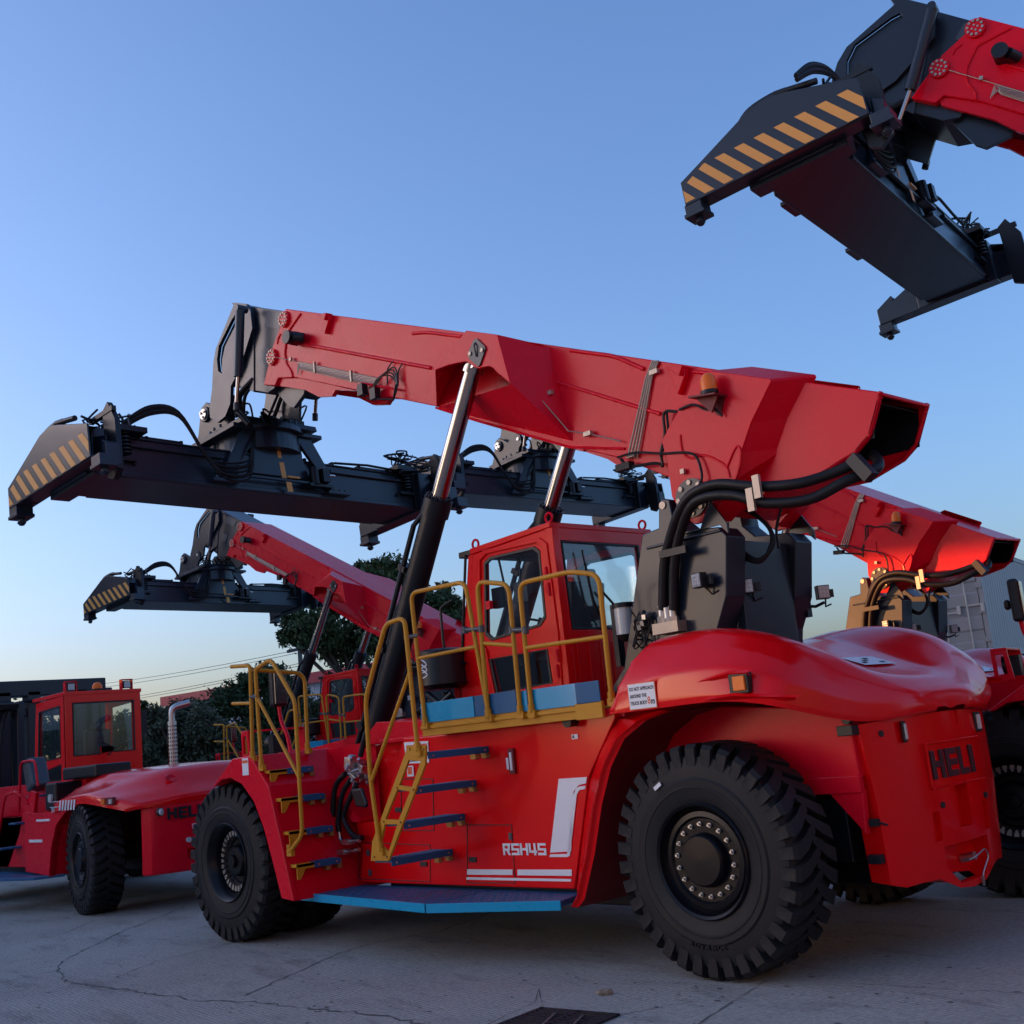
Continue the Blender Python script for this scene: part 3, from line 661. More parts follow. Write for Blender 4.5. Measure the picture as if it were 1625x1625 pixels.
    s.obox((-2.5, 1.24, 2.74), (.4, .08, .06)); s.obox((-2.5, 1.86, 2.74), (.4, .08, .06))
    P_(s, 'operator_seat', FAB, cab, bevel=.04, seg=3)
    s = MB(); s.box(-3.40, -3.15, 1.15, 2.0, 2.02, 2.62); s.obox((-3.02, 1.55, 2.72), (.03, .03, .5), Matrix.Rotation(.5, 3, 'Y'))
    for k in range(24):
        a = 2*pi*k/24; b_ = 2*pi*(k+1)/24; M3 = Matrix.Translation((-2.92, 1.55, 2.86))@Matrix.Rotation(.5, 4, 'Y'); s.tube([M3@Vector((.19*cos(a), .19*sin(a), 0)), M3@Vector((.19*cos(b_), .19*sin(b_), 0))], .014, 6)
    s.box(-3.05, -2.9, 1.05, 1.12, 3.05, 3.25); s.box(-2.9, -2.3, 2.05, 2.2, 2.0, 2.8)
    s.tube([(-2.68, 1.02, 2.45), (-2.85, 1.0, 3.56)], .012); s.obox((-2.62, 1.05, 3.15), (.16, .03, .20), Matrix.Rotation(.2, 3, 'Z')); s.tube([(-2.62, 1.05, 3.25), (-2.66, 1.1, 3.5), (-2.70, 1.1, 3.6)], .012)
    s.box(-3.1, -2.1, 1.0, 2.2, 3.585, 3.60)
    P_(s, 'dashboard', TRIM, cab, bevel=.01)
    s = MB(); A = Vector((-1.95, 1.45, 2.70)); s.tube([A, A+Vector((.01, -.14, .28)), A+Vector((.015, -.20, .62))], .010); s.tube([A+Vector((.0, .45, -.05)), A+Vector((0, .3, .1)), A+Vector((0, .0, .36))], .012)
    s.tube([A+Vector((.012, -.22, .74)), A+Vector((.012, -.16, .3)), A+Vector((.012, -.12, .08))], .008); s.box(-1.975, -1.94, 1.75, 2.05, 2.62, 2.78)
    P_(s, 'rear_wiper', BLK, cab)
    s = MB()
    for x, z, y in ((-3.08, 3.64, c0+.03), (-2.03, 3.69, c0+.03), (-2.03, 3.69, c1-.05)):
        for k in range(14):
            a = pi*2*k/14; b_ = pi*2*(k+1)/14; s.tube([(x+.045*cos(a), y, z+.06+.045*sin(a)), (x+.045*cos(b_), y, z+.06+.045*sin(b_))], .012, 6)
        s.cyl((x, y, z-.05), (x, y, z+.02), .02, n=10)
    P_(s, 'lifting_eye', REDM, cab)
    s = MB(); s.tube(fillet([(-3.55, c0-.02, 2.55), (-3.6, c0-.06, 2.75), (-3.6, c0-.06, 3.15), (-3.45, c0-.02, 3.2)], .06), .014); s.tube([(-3.5, c0-.03, 2.6), (-3.3, c0-.05, 2.55)], .014); P_(s, 'grab_bar', BLK, cab)
    s = MB(); s.grid([[(-3.52, c0-.02, 1.98), (-3.55, c0-.03, 2.5), (-3.42, c0-.02, 2.72), (-3.25, c0-.01, 2.66)], [(-3.60, c0+.2, 1.98), (-3.66, c0+.2, 2.5), (-3.5, c0+.2, 2.7), (-3.3, c0+.2, 2.66)]])
    P_(s, 'cab_nose', RED, cab, smooth=40)
    # ---------------- air filter, engine bits, exhaust cup
    s = MB(); q = at(694, 1060, 'Y', .72); x, z = q.x, q.z
    s.cyl((x, .78, z-.17), (x, .78, z+.16), .25, .24, 32); s.cyl((x, .78, z+.16), (x, .78, z+.18), .24, .20, 32); s.cyl((x, .78, z-.21), (x, .78, z-.17), .20, .27, 32)
    af = P_(s, 'air_filter', BLK, smooth=35)
    s = MB()
    text(s, 'D', .16, Matrix.Translation((x-.12, .535, z-.04))@TM, .002); s.obox((x-.02, .54, z-.10), (.16, .004, .02)); s.obox((x-.02, .54, z+.10), (.14, .004, .015))
    for k in range(3): s.tube([(x-.1+.02*k, .533-.003*k, z+.07-.06*k), (x+.02, .53, z+.10-.06*k), (x+.08, .535, z+.05-.06*k)], .008, 6)
    s2 = MB()
    for k in range(3): s2.tube([(x-.10+.01*k, .545, z+.04-.05*k), (x-.02, .53, z+.09-.05*k), (x+.06, .54, z+.03-.05*k), (x-.04, .534, z-.0-.05*k)], .007, 6, smooth=4)
    P_(s2, 'filter_emblem', WHT, af)
    s = MB(); rnd = random.Random(11)
    for k in range(14):
        a = Vector((-3.7+1.4*rnd.random(), .55+.5*rnd.random(), 1.9)); s.obox(a+Vector((0, 0, .12)), (.12+.2*rnd.random(), .15, .1+.25*rnd.random()))
    for k in range(7):
        p = [Vector((-3.85+.9*rnd.random(), .5+.5*rnd.random(), 1.9+.4*rnd.random())) for _ in range(4)]; s.tube(p, .018+.02*rnd.random(), 8, smooth=5)
    P_(s, 'engine_piping', BLK, bevel=.01)
    s = MB(); q = at(990, 975, 'Y', 1.15); s.cyl((q.x, 1.15, q.z-.18), (q.x, 1.15, q.z+.06), .085, .085, 20, 0); s.cyl((q.x, 1.15, q.z+.06), (q.x, 1.15, q.z+.10), .10, .10, 20, 1); s.cyl((q.x, 1.15, q.z-.24), (q.x, 1.15, q.z-.18), .05, .09, 20, 1); s.box(q.x-.13, q.x-.08, 1.12, 1.2, q.z-.45, q.z+.1, 1)
    P_(s, 'oil_cup', [CLR, BLK], smooth=40)
    # ---------------- boom support towers
    def tower(s, y0, y1):
        pl = xz([(966, 1100), (990, 1060), (1012, 900), (1019, 848), (1045, 838), (1045, 800), (1051, 791), (1062, 793), (1068, 825), (1088, 842), (1140, 836), (1153, 850), (1153, 945), (1138, 1000), (1136, 1090)], .98)
        s.prism(pl, y0, y1)
        return s
    s = tower(MB(), .98, 1.24); tower(s, m_(1.24), m_(.98))
    q = xz([(1150, 843)], .98)[0]
    s.prism([(-.20, 3.2), (-.22, 2.3), (-.30, 2.3), (-.30, 3.2)], 1.24, m_(1.24))
    s.box(-.95, -.15, .965, .985, 3.245, 3.27)
    tw = P_(s, 'boom_support', NAVY, bevel=.012)
    for y, f in ((.98, 1), (m_(.98), -1)):
        s = MB(); e = xz([(1052, 802)], .98)[0]
        s.cyl((e[0], y-.012*f, e[1]), (e[0], y+.27*f, e[1]), .033, n=16, m=1)
        s.prism([(-.66, 3.30), (-.15, 3.30), (-.08, 3.22), (-.08, 3.30), (-.22, 3.52), (-.35, 3.30)], y-.02*f, y)
        P_(s, 'support_lug', [NAVY, PALE], tw)
    def worklight(p, yaw, par):
        s = MB(); R = Matrix.Rotation(yaw, 3, 'Z'); p = Vector(p)
        s.obox(p, (.11, .07, .12), R, 0); s.obox(p+R@Vector((0, -.037, 0)), (.095, .008, .105), R, 1); s.obox(p+R@Vector((.08, .04, -.01)), (.06, .03, .07), R, 0); s.tube([p+R@Vector((.03, .03, -.06)), p+R@Vector((.04, .08, -.12)), p+R@Vector((.1, .1, -.10))], .008)
        for i in range(3):
            for j in range(3): q = p+R@Vector((-.03+.03*i, -.043, -.033+.033*j)); s.cyl(q, q+R@Vector((0, -.004, 0)), .011, n=8, m=2)
        P_(s, 'work_light', [BLK, LEDM, CLR], par, bevel=.006)
    q = at(1110, 921, 'Y', .9); worklight(q, -.2, tw); q = at(1178, 932, 'Y', 1.3); worklight((q.x+.05, 1.3, q.z), .5, tw); q = at(1305, 940, 'Y', 2.3); worklight(q, .9, tw); s = MB(); s.tube([q+Vector((0, 0, -.09)), q+Vector((-.1, .02, -.11)), Vector((-.28, 2.24, q.z-.10))], .014); s.box(-.34, -.24, 2.19, 2.26, q.z-.2, q.z-.02); P_(s, 'light_bracket', BLK, tw)
    # ---------------- boom
    s = MB()
    y0, y1 = 1.12, m_(1.12)
    pl = xz([(453, 490), (450, 505), (433, 548), (418, 611), (436, 612), (441, 600), (469, 599), (560, 618), (693, 645), (758, 668), (883, 704), (985, 727), (1060, 757), (1120, 770), (1190, 700), (1224, 599), (1040, 572), (735, 527)], y0)
    s.prism(pl, y0, y1)
    tl = xz([(1180, 593), (1398.5, 622), (1395, 634), (1380, 692), (1358, 718), (1300, 754), (1205, 776), (1170, 770)], 1.22)
    s.prism(tl, 1.22, 1.25); s.prism(tl, m_(1.25), m_(1.22))
    (xa, za), (xb, zb) = tl[0], tl[1]
    s.add([(xa, 1.24, za), (xb, 1.24, zb), (xb, m_(1.24), zb), (xa, m_(1.24), za), (xa, 1.24, za-.03), (xb, 1.24, zb-.03), (xb, m_(1.24), zb-.03), (xa, m_(1.24), za-.03)], [(0,1,2,3), (4,5,6,7), (1,2,6,5), (0,1,5,4), (2,3,7,6)])
    # rolled lip round the open tail and a sloping closing plate deep inside
    s.quad((.55, 1.24, 3.62), (.55, m_(1.24), 3.62), (.10, m_(1.24), 4.40), (.10, 1.24, 4.40)); s.quad((.55, 1.24, 3.62), (.55, m_(1.24), 3.62), (-.3, m_(1.24), 3.42), (-.3, 1.24, 3.42))
    for y_ in (1.22, m_(1.22)-.05):
        for (xa, za), (xb, zb) in zip(tl[1:6], tl[2:7]): s.add([(xa, y_, za), (xa, y_+.05, za), (xb, y_+.05, zb), (xb, y_, zb), (xa-.02, y_, za+.02), (xa-.02, y_+.05, za+.02), (xb-.02, y_+.05, zb+.02), (xb-.02, y_, zb+.02)], [(0,1,2,3), (4,5,6,7), (0,1,5,4), (2,3,7,6), (0,3,7,4), (1,2,6,5)])
    boom = P_(s, 'boom', REDM, bevel=.010)
    # black sheets over the upper inner walls of the open tail
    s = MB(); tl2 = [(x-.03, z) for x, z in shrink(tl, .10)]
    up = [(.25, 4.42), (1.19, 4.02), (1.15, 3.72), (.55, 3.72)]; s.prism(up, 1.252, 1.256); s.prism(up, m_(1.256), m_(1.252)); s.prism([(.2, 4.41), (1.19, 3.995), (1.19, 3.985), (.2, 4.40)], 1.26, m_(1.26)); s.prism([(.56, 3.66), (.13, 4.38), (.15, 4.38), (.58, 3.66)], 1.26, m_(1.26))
    P_(s, 'tail_dark_sheet', BLK, boom)
    # cheek plates at the pivot
    lug = xz([(1050, 700), (1059, 735), (1066, 788), (1085, 821), (1103, 832), (1121, 827), (1151, 792), (1171, 758), (1176, 718), (1192, 670), (1224, 605), (1222, 601), (1125, 588), (1100, 610), (1060, 680)], 1.0)
    lug2 = [(x+(-.14 if x < -.6 else 0), z) for x, z in lug]
    for y, f in ((1.0, 1), (m_(1.0), -1)):
        s = MB(); s.prism(lug, y, y+.035*f)
        # closing walls back to the slimmer tail
        n = len(lug)
        for i in (5, 6, 7, 8, 9, 10, 11):
            (xa, za), (xb, zb) = lug[i], lug[(i+1) % n]
            dx = .24 if i >= 8 else .05
            dx2 = .24 if i+1 >= 8 else .05
            s.quad((xa, y+.01*f, za), (xb, y+.01*f, zb), (xb+dx2, y+.27*f, zb), (xa+dx, y+.27*f, za))
        s.quad(*[(x, y+.01*f, z) for x, z in (lug[12], lug[13], lug[14], lug[0])], *[(x, y+.13*f, z) for x, z in (lug[0], lug[14], lug[13], lug[12])][:0])
        for i in (12, 13, 14):
            (xa, za), (xb, zb) = lug[i], lug[(i+1) % n]; s.quad((xa, y+.01*f, za), (xb, y+.01*f, zb), (xb-.05, y+.13*f, zb), (xa-.05, y+.13*f, za))
        P_(s, 'pivot_cheek', REDM, boom, bevel=.006)
        s = MB(); pts = [at(a, b_, 'Y', .985) for a, b_ in ((1078, 690), (1082, 716), (1095, 727), (1115, 722), (1140, 732), (1152, 742), (1157, 757))]; pts = [Vector((p.x, y-.004*f, p.z)) for p in pts]; s.tube(pts, .011, 6, smooth=5)
        pts = [at(a, b_, 'Y', .985) for a, b_ in ((1152, 742), (1160, 722), (1168, 708), (1174, 716), (1172, 740), (1165, 762))]; pts = [Vector((p.x, y-.004*f, p.z)) for p in pts]; s.tube(pts, .011, 6, smooth=5)
        P_(s, 'weld_bead', REDM, boom)
        s = MB(); q = at(1098, 790, 'Y', .99); s.cyl((q.x, y-.02*f, q.z), (q.x, y, q.z), .165, n=28, m=0)
        for k in range(8): a = 2*pi*k/8; s.cyl((q.x+.13*cos(a), y-.035*f, q.z+.13*sin(a)), (q.x+.13*cos(a), y-.02*f, q.z+.13*sin(a)), .022, n=8, m=1)
        P_(s, 'pivot_pin', [NAVY, PALE], boom, smooth=40)
        # cylinder bracket
        s = MB(); yo = y-.36*f; yi = y+.12*f
        O = xz([(689.5, 587.5), (739.4, 524.4), (789, 531), (810, 609), (797, 598), (789, 591.6), (782, 584), (775.6, 581), (766, 583), (758, 585), (751, 582), (744.6, 576), (738, 574), (731, 575), (712, 579)], .64)
        s.prism(O, yo, yo+.035*f)
        I = xz([(693, 647), (752, 533), (872, 550), (909, 700)], 1.12)
        q = lambda p, y_: (p[0], y_, p[1])
        s.quad(q(O[0], yo+.01*f), q(O[1], yo+.01*f), q(I[1], yi), q(I[0], yi)); s.quad(q(O[1], yo+.01*f), q(O[2], yo+.01*f), q(I[2], yi), q(I[1], yi)); s.quad(q(O[2], yo+.01*f), q(O[3], yo+.01*f), q(I[3], yi), q(I[2], yi))
        s.add([q(O[3], yo+.02*f), q(I[3], yi), q(I[0], yi), q(O[0], yo+.02*f)], [(0, 1, 2)])
        s.quad(q(O[1], yo+.03*f), q(O[2], yo+.03*f), q(I[2], yi-.05*f), q(I[1], yi-.05*f))
        P_(s, 'cylinder_bracket', REDM, boom, bevel=.006)
        s = MB(); c_ = at(757, 560, 'Y', .63); cx, cz = c_.x, c_.z
        dm = [(cx+a, cz+b_) for a, b_ in ((-.13, .02), (-.11, .05), (-.02, .14), (.02, .14), (.12, .03), (.13, 0), (.03, -.13), (0, -.14), (-.11, -.03))]
        s.prism(dm, yo-.018*f, yo, m=0); s.cyl((cx-.09, yo-.03*f, cz+.02), (cx-.09, yo-.018*f, cz+.02), .022, n=8, m=1); s.cyl((cx+.085, yo-.03*f, cz), (cx+.085, yo-.018*f, cz), .022, n=8, m=1); s.tube([(cx, yo-.025*f, cz-.04), (cx, yo-.04*f, cz+.07), (cx, yo-.02*f, cz+.10)], .008)
        s.cyl((cx, yo, cz), (cx, y+.1*f, cz), .075)
        P_(s, 'pin_plate', [NAVY, PALE], boom)
    # ribs, pipes, lifting eyes, stops
    def bq(a, b_, Y=1.115): return at(a, b_, 'Y', Y)
    s = MB(); s.tube([bq(475, 545), bq(684, 584)], .022, 8); s.tube([bq(870, 602), bq(1048, 657)], .018, 8); s.tube(fillet([bq(655, 529), bq(676, 527), bq(733, 534)], .1), .02, 8); s.tube(fillet([bq(905, 556), bq(975, 565), bq(1022, 586)], .1), .02, 8)
    s.tube([bq(1226, 606, 1.25), bq(1277, 616, 1.25)], .02, 8); s.tube([bq(1100, 590), bq(1125, 592)], .018, 8); s.tube(fillet([bq(692, 647), bq(758, 668), bq(905, 710), bq(992, 712)], .05), .014, 6)
    s.tube([bq(1203, 690, 1.22), bq(1207, 730, 1.22), bq(1202, 765, 1.22)], .014, 6)
    s.tube(fillet([bq(477, 498), bq(470, 508), bq(462, 520), bq(456, 528), bq(452, 560), bq(455, 578), bq(463, 590), bq(464, 598)], .04), .014, 6); s.tube([bq(445, 530), bq(441, 538), bq(440, 546)], .01, 6)
    P_(s, 'stiffener', REDM, boom, smooth=50)
    for a, b_ in ((521, 510), (1081, 598)):
        s = MB(); q = bq(a, b_); s.prism([(q.x-.09, q.z+.08), (q.x+.09, q.z+.06), (q.x+.08, q.z-.02), (q.x-.02, q.z-.16)], 1.06, 1.12); s.prism([(q.x-.09, q.z+.1), (q.x+.10, q.z+.06), (q.x+.05, q.z-.02)], 1.02, 1.12)
        P_(s, 'lifting_lug', REDM, boom, bevel=.006)
    for a, b_ in ((452, 507), (433, 567)):
        s = MB(); q = bq(a, b_); s.cyl((q.x, 1.085, q.z), (q.x, 1.12, q.z), .105, .11, 28, 0)
        for k in range(10): t = 2*pi*k/10; s.cyl((q.x+.078*cos(t), 1.07, q.z+.078*sin(t)), (q.x+.078*cos(t), 1.09, q.z+.078*sin(t)), .015, n=8, m=1)
        for k in range(4): t = 2*pi*k/4+.4; s.cyl((q.x+.03*cos(t), 1.075, q.z+.03*sin(t)), (q.x+.03*cos(t), 1.09, q.z+.03*sin(t)), .012, n=8, m=1)
        P_(s, 'wear_pad_cover', [REDM, PALE], boom, smooth=40)
    s = MB(); q = bq(462, 536, .98); s.cyl((q.x, .90, q.z), (q.x, 1.00, q.z), .085, .085, 24); s.cyl((q.x+.08, .96, q.z-.02), (q.x+.16, 1.06, q.z-.04), .06); s.box(q.x-.06, q.x+.08, .98, 1.1, q.z-.07, q.z+.06)
    P_(s, 'camera_housing', BLK, boom, smooth=40)
    s = MB()
    for k in range(6): s.tube(fillet([bq(472+k, 594-3*k, 1.09), bq(473+k, 575+2.2*k, 1.09), bq(600, 602+2.5*k, 1.09)], .03), .006, 6)
    s.tube([bq(438, 567, 1.09), bq(458, 571, 1.09), bq(600, 600, 1.09)], .005, 6)
    for k in range(4): s.tube([bq(1036+3*k, 572, 1.10), bq(1030-(-3)*k-5, 600, 1.10), bq(996+5*k, 727, 1.10)], .009, 6)
    s.tube([bq(870, 600, 1.10), bq(800, 560, .9), bq(793, 548, .72)][::-1], .006, 6); s.tube([bq(793, 548, .7), bq(838, 610, .84), bq(902, 684, 1.08), bq(932, 688, 1.08), bq(985, 700, 1.08)], .006, 6)
    s.tube(fillet([bq(1364, 616, 1.245), bq(1352, 645, 1.245), bq(1350, 652, 1.245)], .02), .008, 6)
    P_(s, 'grease_line', PALE, boom)
    s = MB()
    for a, b_ in ((499, 583), (557, 597)): q = bq(a, b_, 1.08); s.box(q.x-.012, q.x+.012, 1.07, 1.10, q.z-.07, q.z+.07)
    q = bq(461, 570, 1.08); s.box(q.x-.02, q.x+.02, 1.07, 1.1, q.z-.02, q.z+.02)
    for a, b_, Y in ((1037, 590, 1.08), (932, 688, 1.07), (1001, 722, 1.08), (870, 624, 1.0)): q = bq(a, b_, Y); s.box(q.x-.045, q.x+.045, Y-.01, Y+.03, q.z-.02, q.z+.02)
    q = bq(1083, 748, .97); s.box(q.x-.02, q.x+.02, .96, .99, q.z-.02, q.z+.02)
    P_(s, 'pipe_clamp', PALE, boom)
    # beacon on its shelf
    s = MB(); q = bq(1136, 628, .98); s.prism([(q.x-.16, q.z+.02), (q.x+.10, q.z-.02), (q.x+.10, q.z-.035), (q.x-.16, q.z+.005)], .82, 1.01); s.prism([(q.x-.14, q.z+.0), (q.x-.02, q.z-.16), (q.x+.02, q.z-.16), (q.x+.08, q.z-.02)], .99, 1.01); s.prism([(q.x-.14, q.z), (q.x-.01, q.z-.15), (q.x+.08, q.z-.02)], .90, .92)
    P_(s, 'beacon_shelf', REDX, boom)
    s = MB(); s.cyl((q.x, .90, q.z+.0), (q.x, .90, q.z+.03), .075, n=20, m=1); s.lathe([(.066, 0), (.066, .08), (.055, .12), (.03, .145), (0, .15)], (q.x, .90, q.z+.03), (0, 0, 1), 24, 0); s.cyl((q.x, .90, q.z+.03), (q.x, .90, q.z+.10), .03, n=12, m=1)
    P_(s, 'beacon', [AMB, BLK], boom, smooth=50)
    s = MB(); s.tube([bq(1078, 650, .99), bq(1100, 642, .96), bq(1120, 650, .95), bq(1133, 648, .95), bq(1146, 660, .97)], .011, 6, smooth=5); s.tube([bq(1136, 630, .95), bq(1134, 650, .95)], .008, 6)
    s.tube([bq(1076, 654, 1.05), bq(1054, 655, 1.05), bq(1055, 690, 1.05), bq(1049, 718, 1.05), bq(1052, 738, 1.05)], .014, 6, smooth=5); s.tube([bq(1058, 655, 1.06), bq(1060, 690, 1.06), bq(1050, 718, 1.05)], .012, 6, smooth=5)
    s.tube([bq(980, 726, 1.05), bq(1010, 718, 1.03), bq(1050, 720, 1.0), bq(1085, 718, .97), bq(1105, 725, .96), bq(1114, 755, .95), bq(1108, 775, .93), bq(1104, 800, .9)], .011, 6, smooth=5)
    s.tube([bq(985, 728, 1.05), bq(1000, 740, 1.05), bq(1040, 735, 1.05), bq(1052, 740, 1.05)], .014, 6, smooth=5); q = bq(993, 738, 1.05); s.box(q.x-.1, q.x+.06, 1.02, 1.1, q.z-.04, q.z+.02)
    P_(s, 'cable', HOSE, boom)
    # sensor bracket with two lamps under the boom
    s = MB(); s.tube([bq(574, 608, 1.08), bq(630, 618, 1.06)], .014, 6, m=0)
    for a, b_ in ((575, 619), (595, 625)): q = bq(a, b_, 1.04); s.obox((q.x, 1.04, q.z), (.10, .08, .13), None, 1)
    s.tube([bq(582, 632, 1.02), bq(624, 634, 1.02), bq(628, 610, 1.05)], .01, 6, m=1)
    for k in range(4): s.tube([bq(590, 618, 1.04), bq(600+4*k, 600-3*k, 1.04), bq(618+3*k, 596-4*k, 1.06), bq(630, 612, 1.06), bq(624, 636, 1.04)], .009, 6, m=1, smooth=5)
    s.tube([bq(615, 610, 1.06), bq(615, 586, 1.08), bq(625, 572, 1.1)], .008, 6, m=1, smooth=4); s.tube([bq(632, 612, 1.06), bq(632, 590, 1.08), bq(639, 576, 1.1)], .008, 6, m=1, smooth=4)
    P_(s, 'boom_camera', [REDM, BLK], boom)
    # ---------------- telescopic section and head
    tb = lambda a, b_, Y=1.22: at(a, b_, 'Y', Y)
    s = MB(); pl = xz([(400, 486), (500, 501), (500, 600), (440, 598), (436, 616), (425, 624), (352, 611), (380, 570)], 1.22); s.prism(pl, 1.22, m_(1.22))
    inner = P_(s, 'inner_boom', NAVY, boom if 0 else root, bevel=.01)
    s = MB()
    for poly in ([(424, 495), (450, 499), (444, 522), (420, 518)], [(416, 551), (428, 553), (424, 577), (411, 575)]):
        s.prism(xz(poly, 1.215), 1.21, 1.222)
    P_(s, 'wear_strip', GRY, inner)
    # head side plates
    hp = xz([(367, 479), (385, 481), (392, 492), (396, 530), (372, 590), (361, 612), (361, 640), (356, 646), (353, 641), (347, 637), (336, 634), (330, 655), (328, 640), (332, 618), (333, 575), (337, 553)], 1.1)
    slot = xz([(368, 498), (371, 502), (369, 514), (352, 548), (347, 570), (347, 592), (341, 588), (339, 570), (342, 548), (362, 507)], 1.1)
    PX_, PZ_ = at(334.5, 651, 'Y', 1.1).x, at(334.5, 651, 'Y', 1.1).z
    hp = xz([(367, 479), (385, 481), (392, 492), (395, 520), (375, 585), (361, 612), (360, 640), (352, 660), (340, 670), (328, 662), (327, 648), (331, 618), (333, 575), (337, 553)], 1.1)
    s = MB(); s.prism(hp, 1.15, 1.20, holes=[slot]); s.prism(hp, m_(1.20), m_(1.15), holes=[slot])
    s.prism(xz([(367, 480), (385, 482), (402, 488), (402, 622), (376, 610), (375, 585), (392, 520)], 1.2), 1.205, m_(1.205))
    s.prism(slot, 1.205, 1.21)
    s.prism(xz([(430, 612), (441, 596), (486, 604), (482, 625), (466, 647), (458, 645)], 1.3), 1.3, 1.36); s.prism(xz([(449, 630), (453, 615), (480, 615), (478, 668), (452, 664)], 1.9), 1.86, 1.90)
    P_(s, 'boom_head', NAVY, inner, bevel=.01)
    s = MB()
    for y, f in ((.99, 1), (m_(.99), -1)):
        A = at(381, 492, 'Y', .99); B = at(378, 598, 'Y', .99); C_ = at(375, 645, 'Y', .99)
        A.y = B.y = C_.y = y
        s.cyl(A, B, .062, n=18, m=0); s.cyl(B, C_, .026, n=14, m=1); s.cyl(A+Vector((0, -.06*f, .02)), A+Vector((0, .1*f, .02)), .05, n=12, m=0); s.cyl(C_-(C_-B).normalized()*.05, C_+Vector((0, 0, -.05)), .04, n=12, m=0)
    P_(s, 'tilt_cylinder', [NAVY, CHR], inner, smooth=40)
    s = MB(); rnd = random.Random(5)
    A = at(424, 618, 'Y', 1.5); B = at(405, 665, 'Y', 1.4)
    for k in range(9):
        o = Vector((rnd.uniform(-.1, .1), rnd.uniform(-.4, .5), rnd.uniform(-.03, .03)))
        s.tube([A+o+Vector((.1, 0, .1)), A+o*1.2+Vector((-.2, 0, -.05)), Vector((A.x-.35, A.y+o.y, A.z-.3)), B+o*.7+Vector((-.1, 0, .1)), B+o*.5+Vector((.05, 0, -.1))], .018+.012*rnd.random(), 8, smooth=5)
    P_(s, 'hose_bundle', HOSE, inner)
    s = MB()
    for y0_, y1_ in ((1.16, 1.22), (m_(1.22), m_(1.16))):
        s.prism(xz([(436, 600), (470, 598), (560, 619), (528, 618), (522, 628), (501, 629), (480, 618), (440, 612)], 1.12), y0_, y1_)
    P_(s, 'boom_nose_rib', REDM, boom)
    # ---------------- lift cylinders
    for i in (0, 1):
        d = (CT[i]-CB[i]); L_ = d.length
        s = MB(); s.v = []; s.cyl((0, 0, -.1), (0, 0, 3.42), .128, n=32); s.cyl((0, 0, 3.36), (0, 0, 3.54), .148, n=32); s.cyl((0, 0, 3.54), (0, 0, 3.56), .148, .11, n=32)
        for k in range(16): a = 2*pi*k/16; s.cyl((.125*cos(a), .125*sin(a), 3.55), (.125*cos(a), .125*sin(a), 3.575), .014, n=6)
        s.cyl((-.2, 0, 0), (.2, 0, 0), .15, n=20) if 0 else None
        s.tube([(-.13, -.10, .5), (-.13, -.12, 3.2), (-.08, -.08, 3.35)], .028, 8); s.tube([(-.15, -.02, .4), (-.16, -.03, 2.3), (-.12, 0, 2.4)], .02, 8)
        for z in (.9, 1.8, 2.7): s.box(-.19, -.08, -.14, .0, z, z+.06)
        OFF_ = OFF; OFF = Vector((0, 0, 0))
        cy = s.build('lift_cylinder', BLK, root, smooth=40); cy['aim'] = i
        s = MB(); s.cyl((0, 0, 0), (0, 0, 2.9), .085, n=40); s.cyl((0, 0, -.06), (0, 0, .16), .11, n=24); s.cyl((0, -.09, -.0), (0, .09, 0), .13, n=24)
        rd = s.build('piston_rod', CHR, root, smooth=40); rd['aim'] = i+2
        OFF = OFF_
    # valve block and hoses at the cylinder foot
    s = MB(); rnd = random.Random(2); A = at(562, 1222, 'Y', .35)
    for k in range(16): q = A+Vector((rnd.uniform(-.14, .16), rnd.uniform(-.1, .1), rnd.uniform(-.12, .12))); s.obox(q, (.05+.07*rnd.random(), .06, .04+.07*rnd.random()), Matrix.Rotation(rnd.random(), 3, 'Y')); s.cyl(q, q+Vector((rnd.uniform(-.1, .1), -.08, rnd.uniform(-.08, .08))), .018, n=8)
    P_(s, 'valve_block', STEEL, bevel=.004)
    s = MB()
    for pts in ([(548, 1228), (532, 1250), (528, 1300), (529, 1330)], [(556, 1238), (543, 1262), (537, 1300), (538, 1320)], [(566, 1245), (552, 1275), (546, 1300), (560, 1325), (575, 1330)], [(572, 1200), (578, 1175), (583, 1160)]):
        s.tube([at(a, b_, 'Y', .25) for a, b_ in pts], .028, 10, smooth=6)
    P_(s, 'hydraulic_hose', HOSE, smooth=60)
    s = MB()
    for pts in ([(529, 1328), (531, 1345), (540, 1353), (570, 1348)], [(538, 1318), (541, 1333), (548, 1338), (570, 1333)]): s.tube([at(a, b_, 'Y', .25) for a, b_ in pts], .02, 10, smooth=6)
    for a, b_ in ((545, 1352), (552, 1336)): q = at(a, b_, 'Y', .22); s.obox(q, (.12, .08, .05)); s.cyl(q+Vector((-.1, 0, .0)), q+Vector((.2, 0, .01)), .016)
    P_(s, 'pipe_fitting', STEEL, smooth=50)
    s = MB(); s.prism(xz([(558, 1252), (575, 1250), (584, 1276), (582, 1282), (566, 1280)], .2), .18, .22); P_(s, 'small_mirror', BLK, bevel=.02)
    # big hoses from tank to boom tail
    s = MB()
    for dx, pts in ((0, [(1052, 968, .93), (1054, 900, .90), (1062, 860, .86), (1078, 812, .80), (1100, 783, .78), (1140, 768, .78), (1200, 772, .80), (1262, 768, .85), (1310, 755, .95), (1352, 738, 1.02)]),
                    (0, [(1069, 968, .93), (1070, 900, .90), (1078, 850, .86), (1095, 806, .80), (1120, 789, .78), (1165, 786, .78), (1215, 798, .80), (1285, 792, .88), (1345, 762, .98), (1388, 745, 1.15), (1394, 733, 1.3), (1385, 722, 1.4)]),
                    (0, [(1061, 966, 1.0), (1062, 900, 1.0), (1072, 830, .95), (1090, 795, .9), (1130, 775, .9), (1170, 775, .95), (1200, 790, 1.0)])):
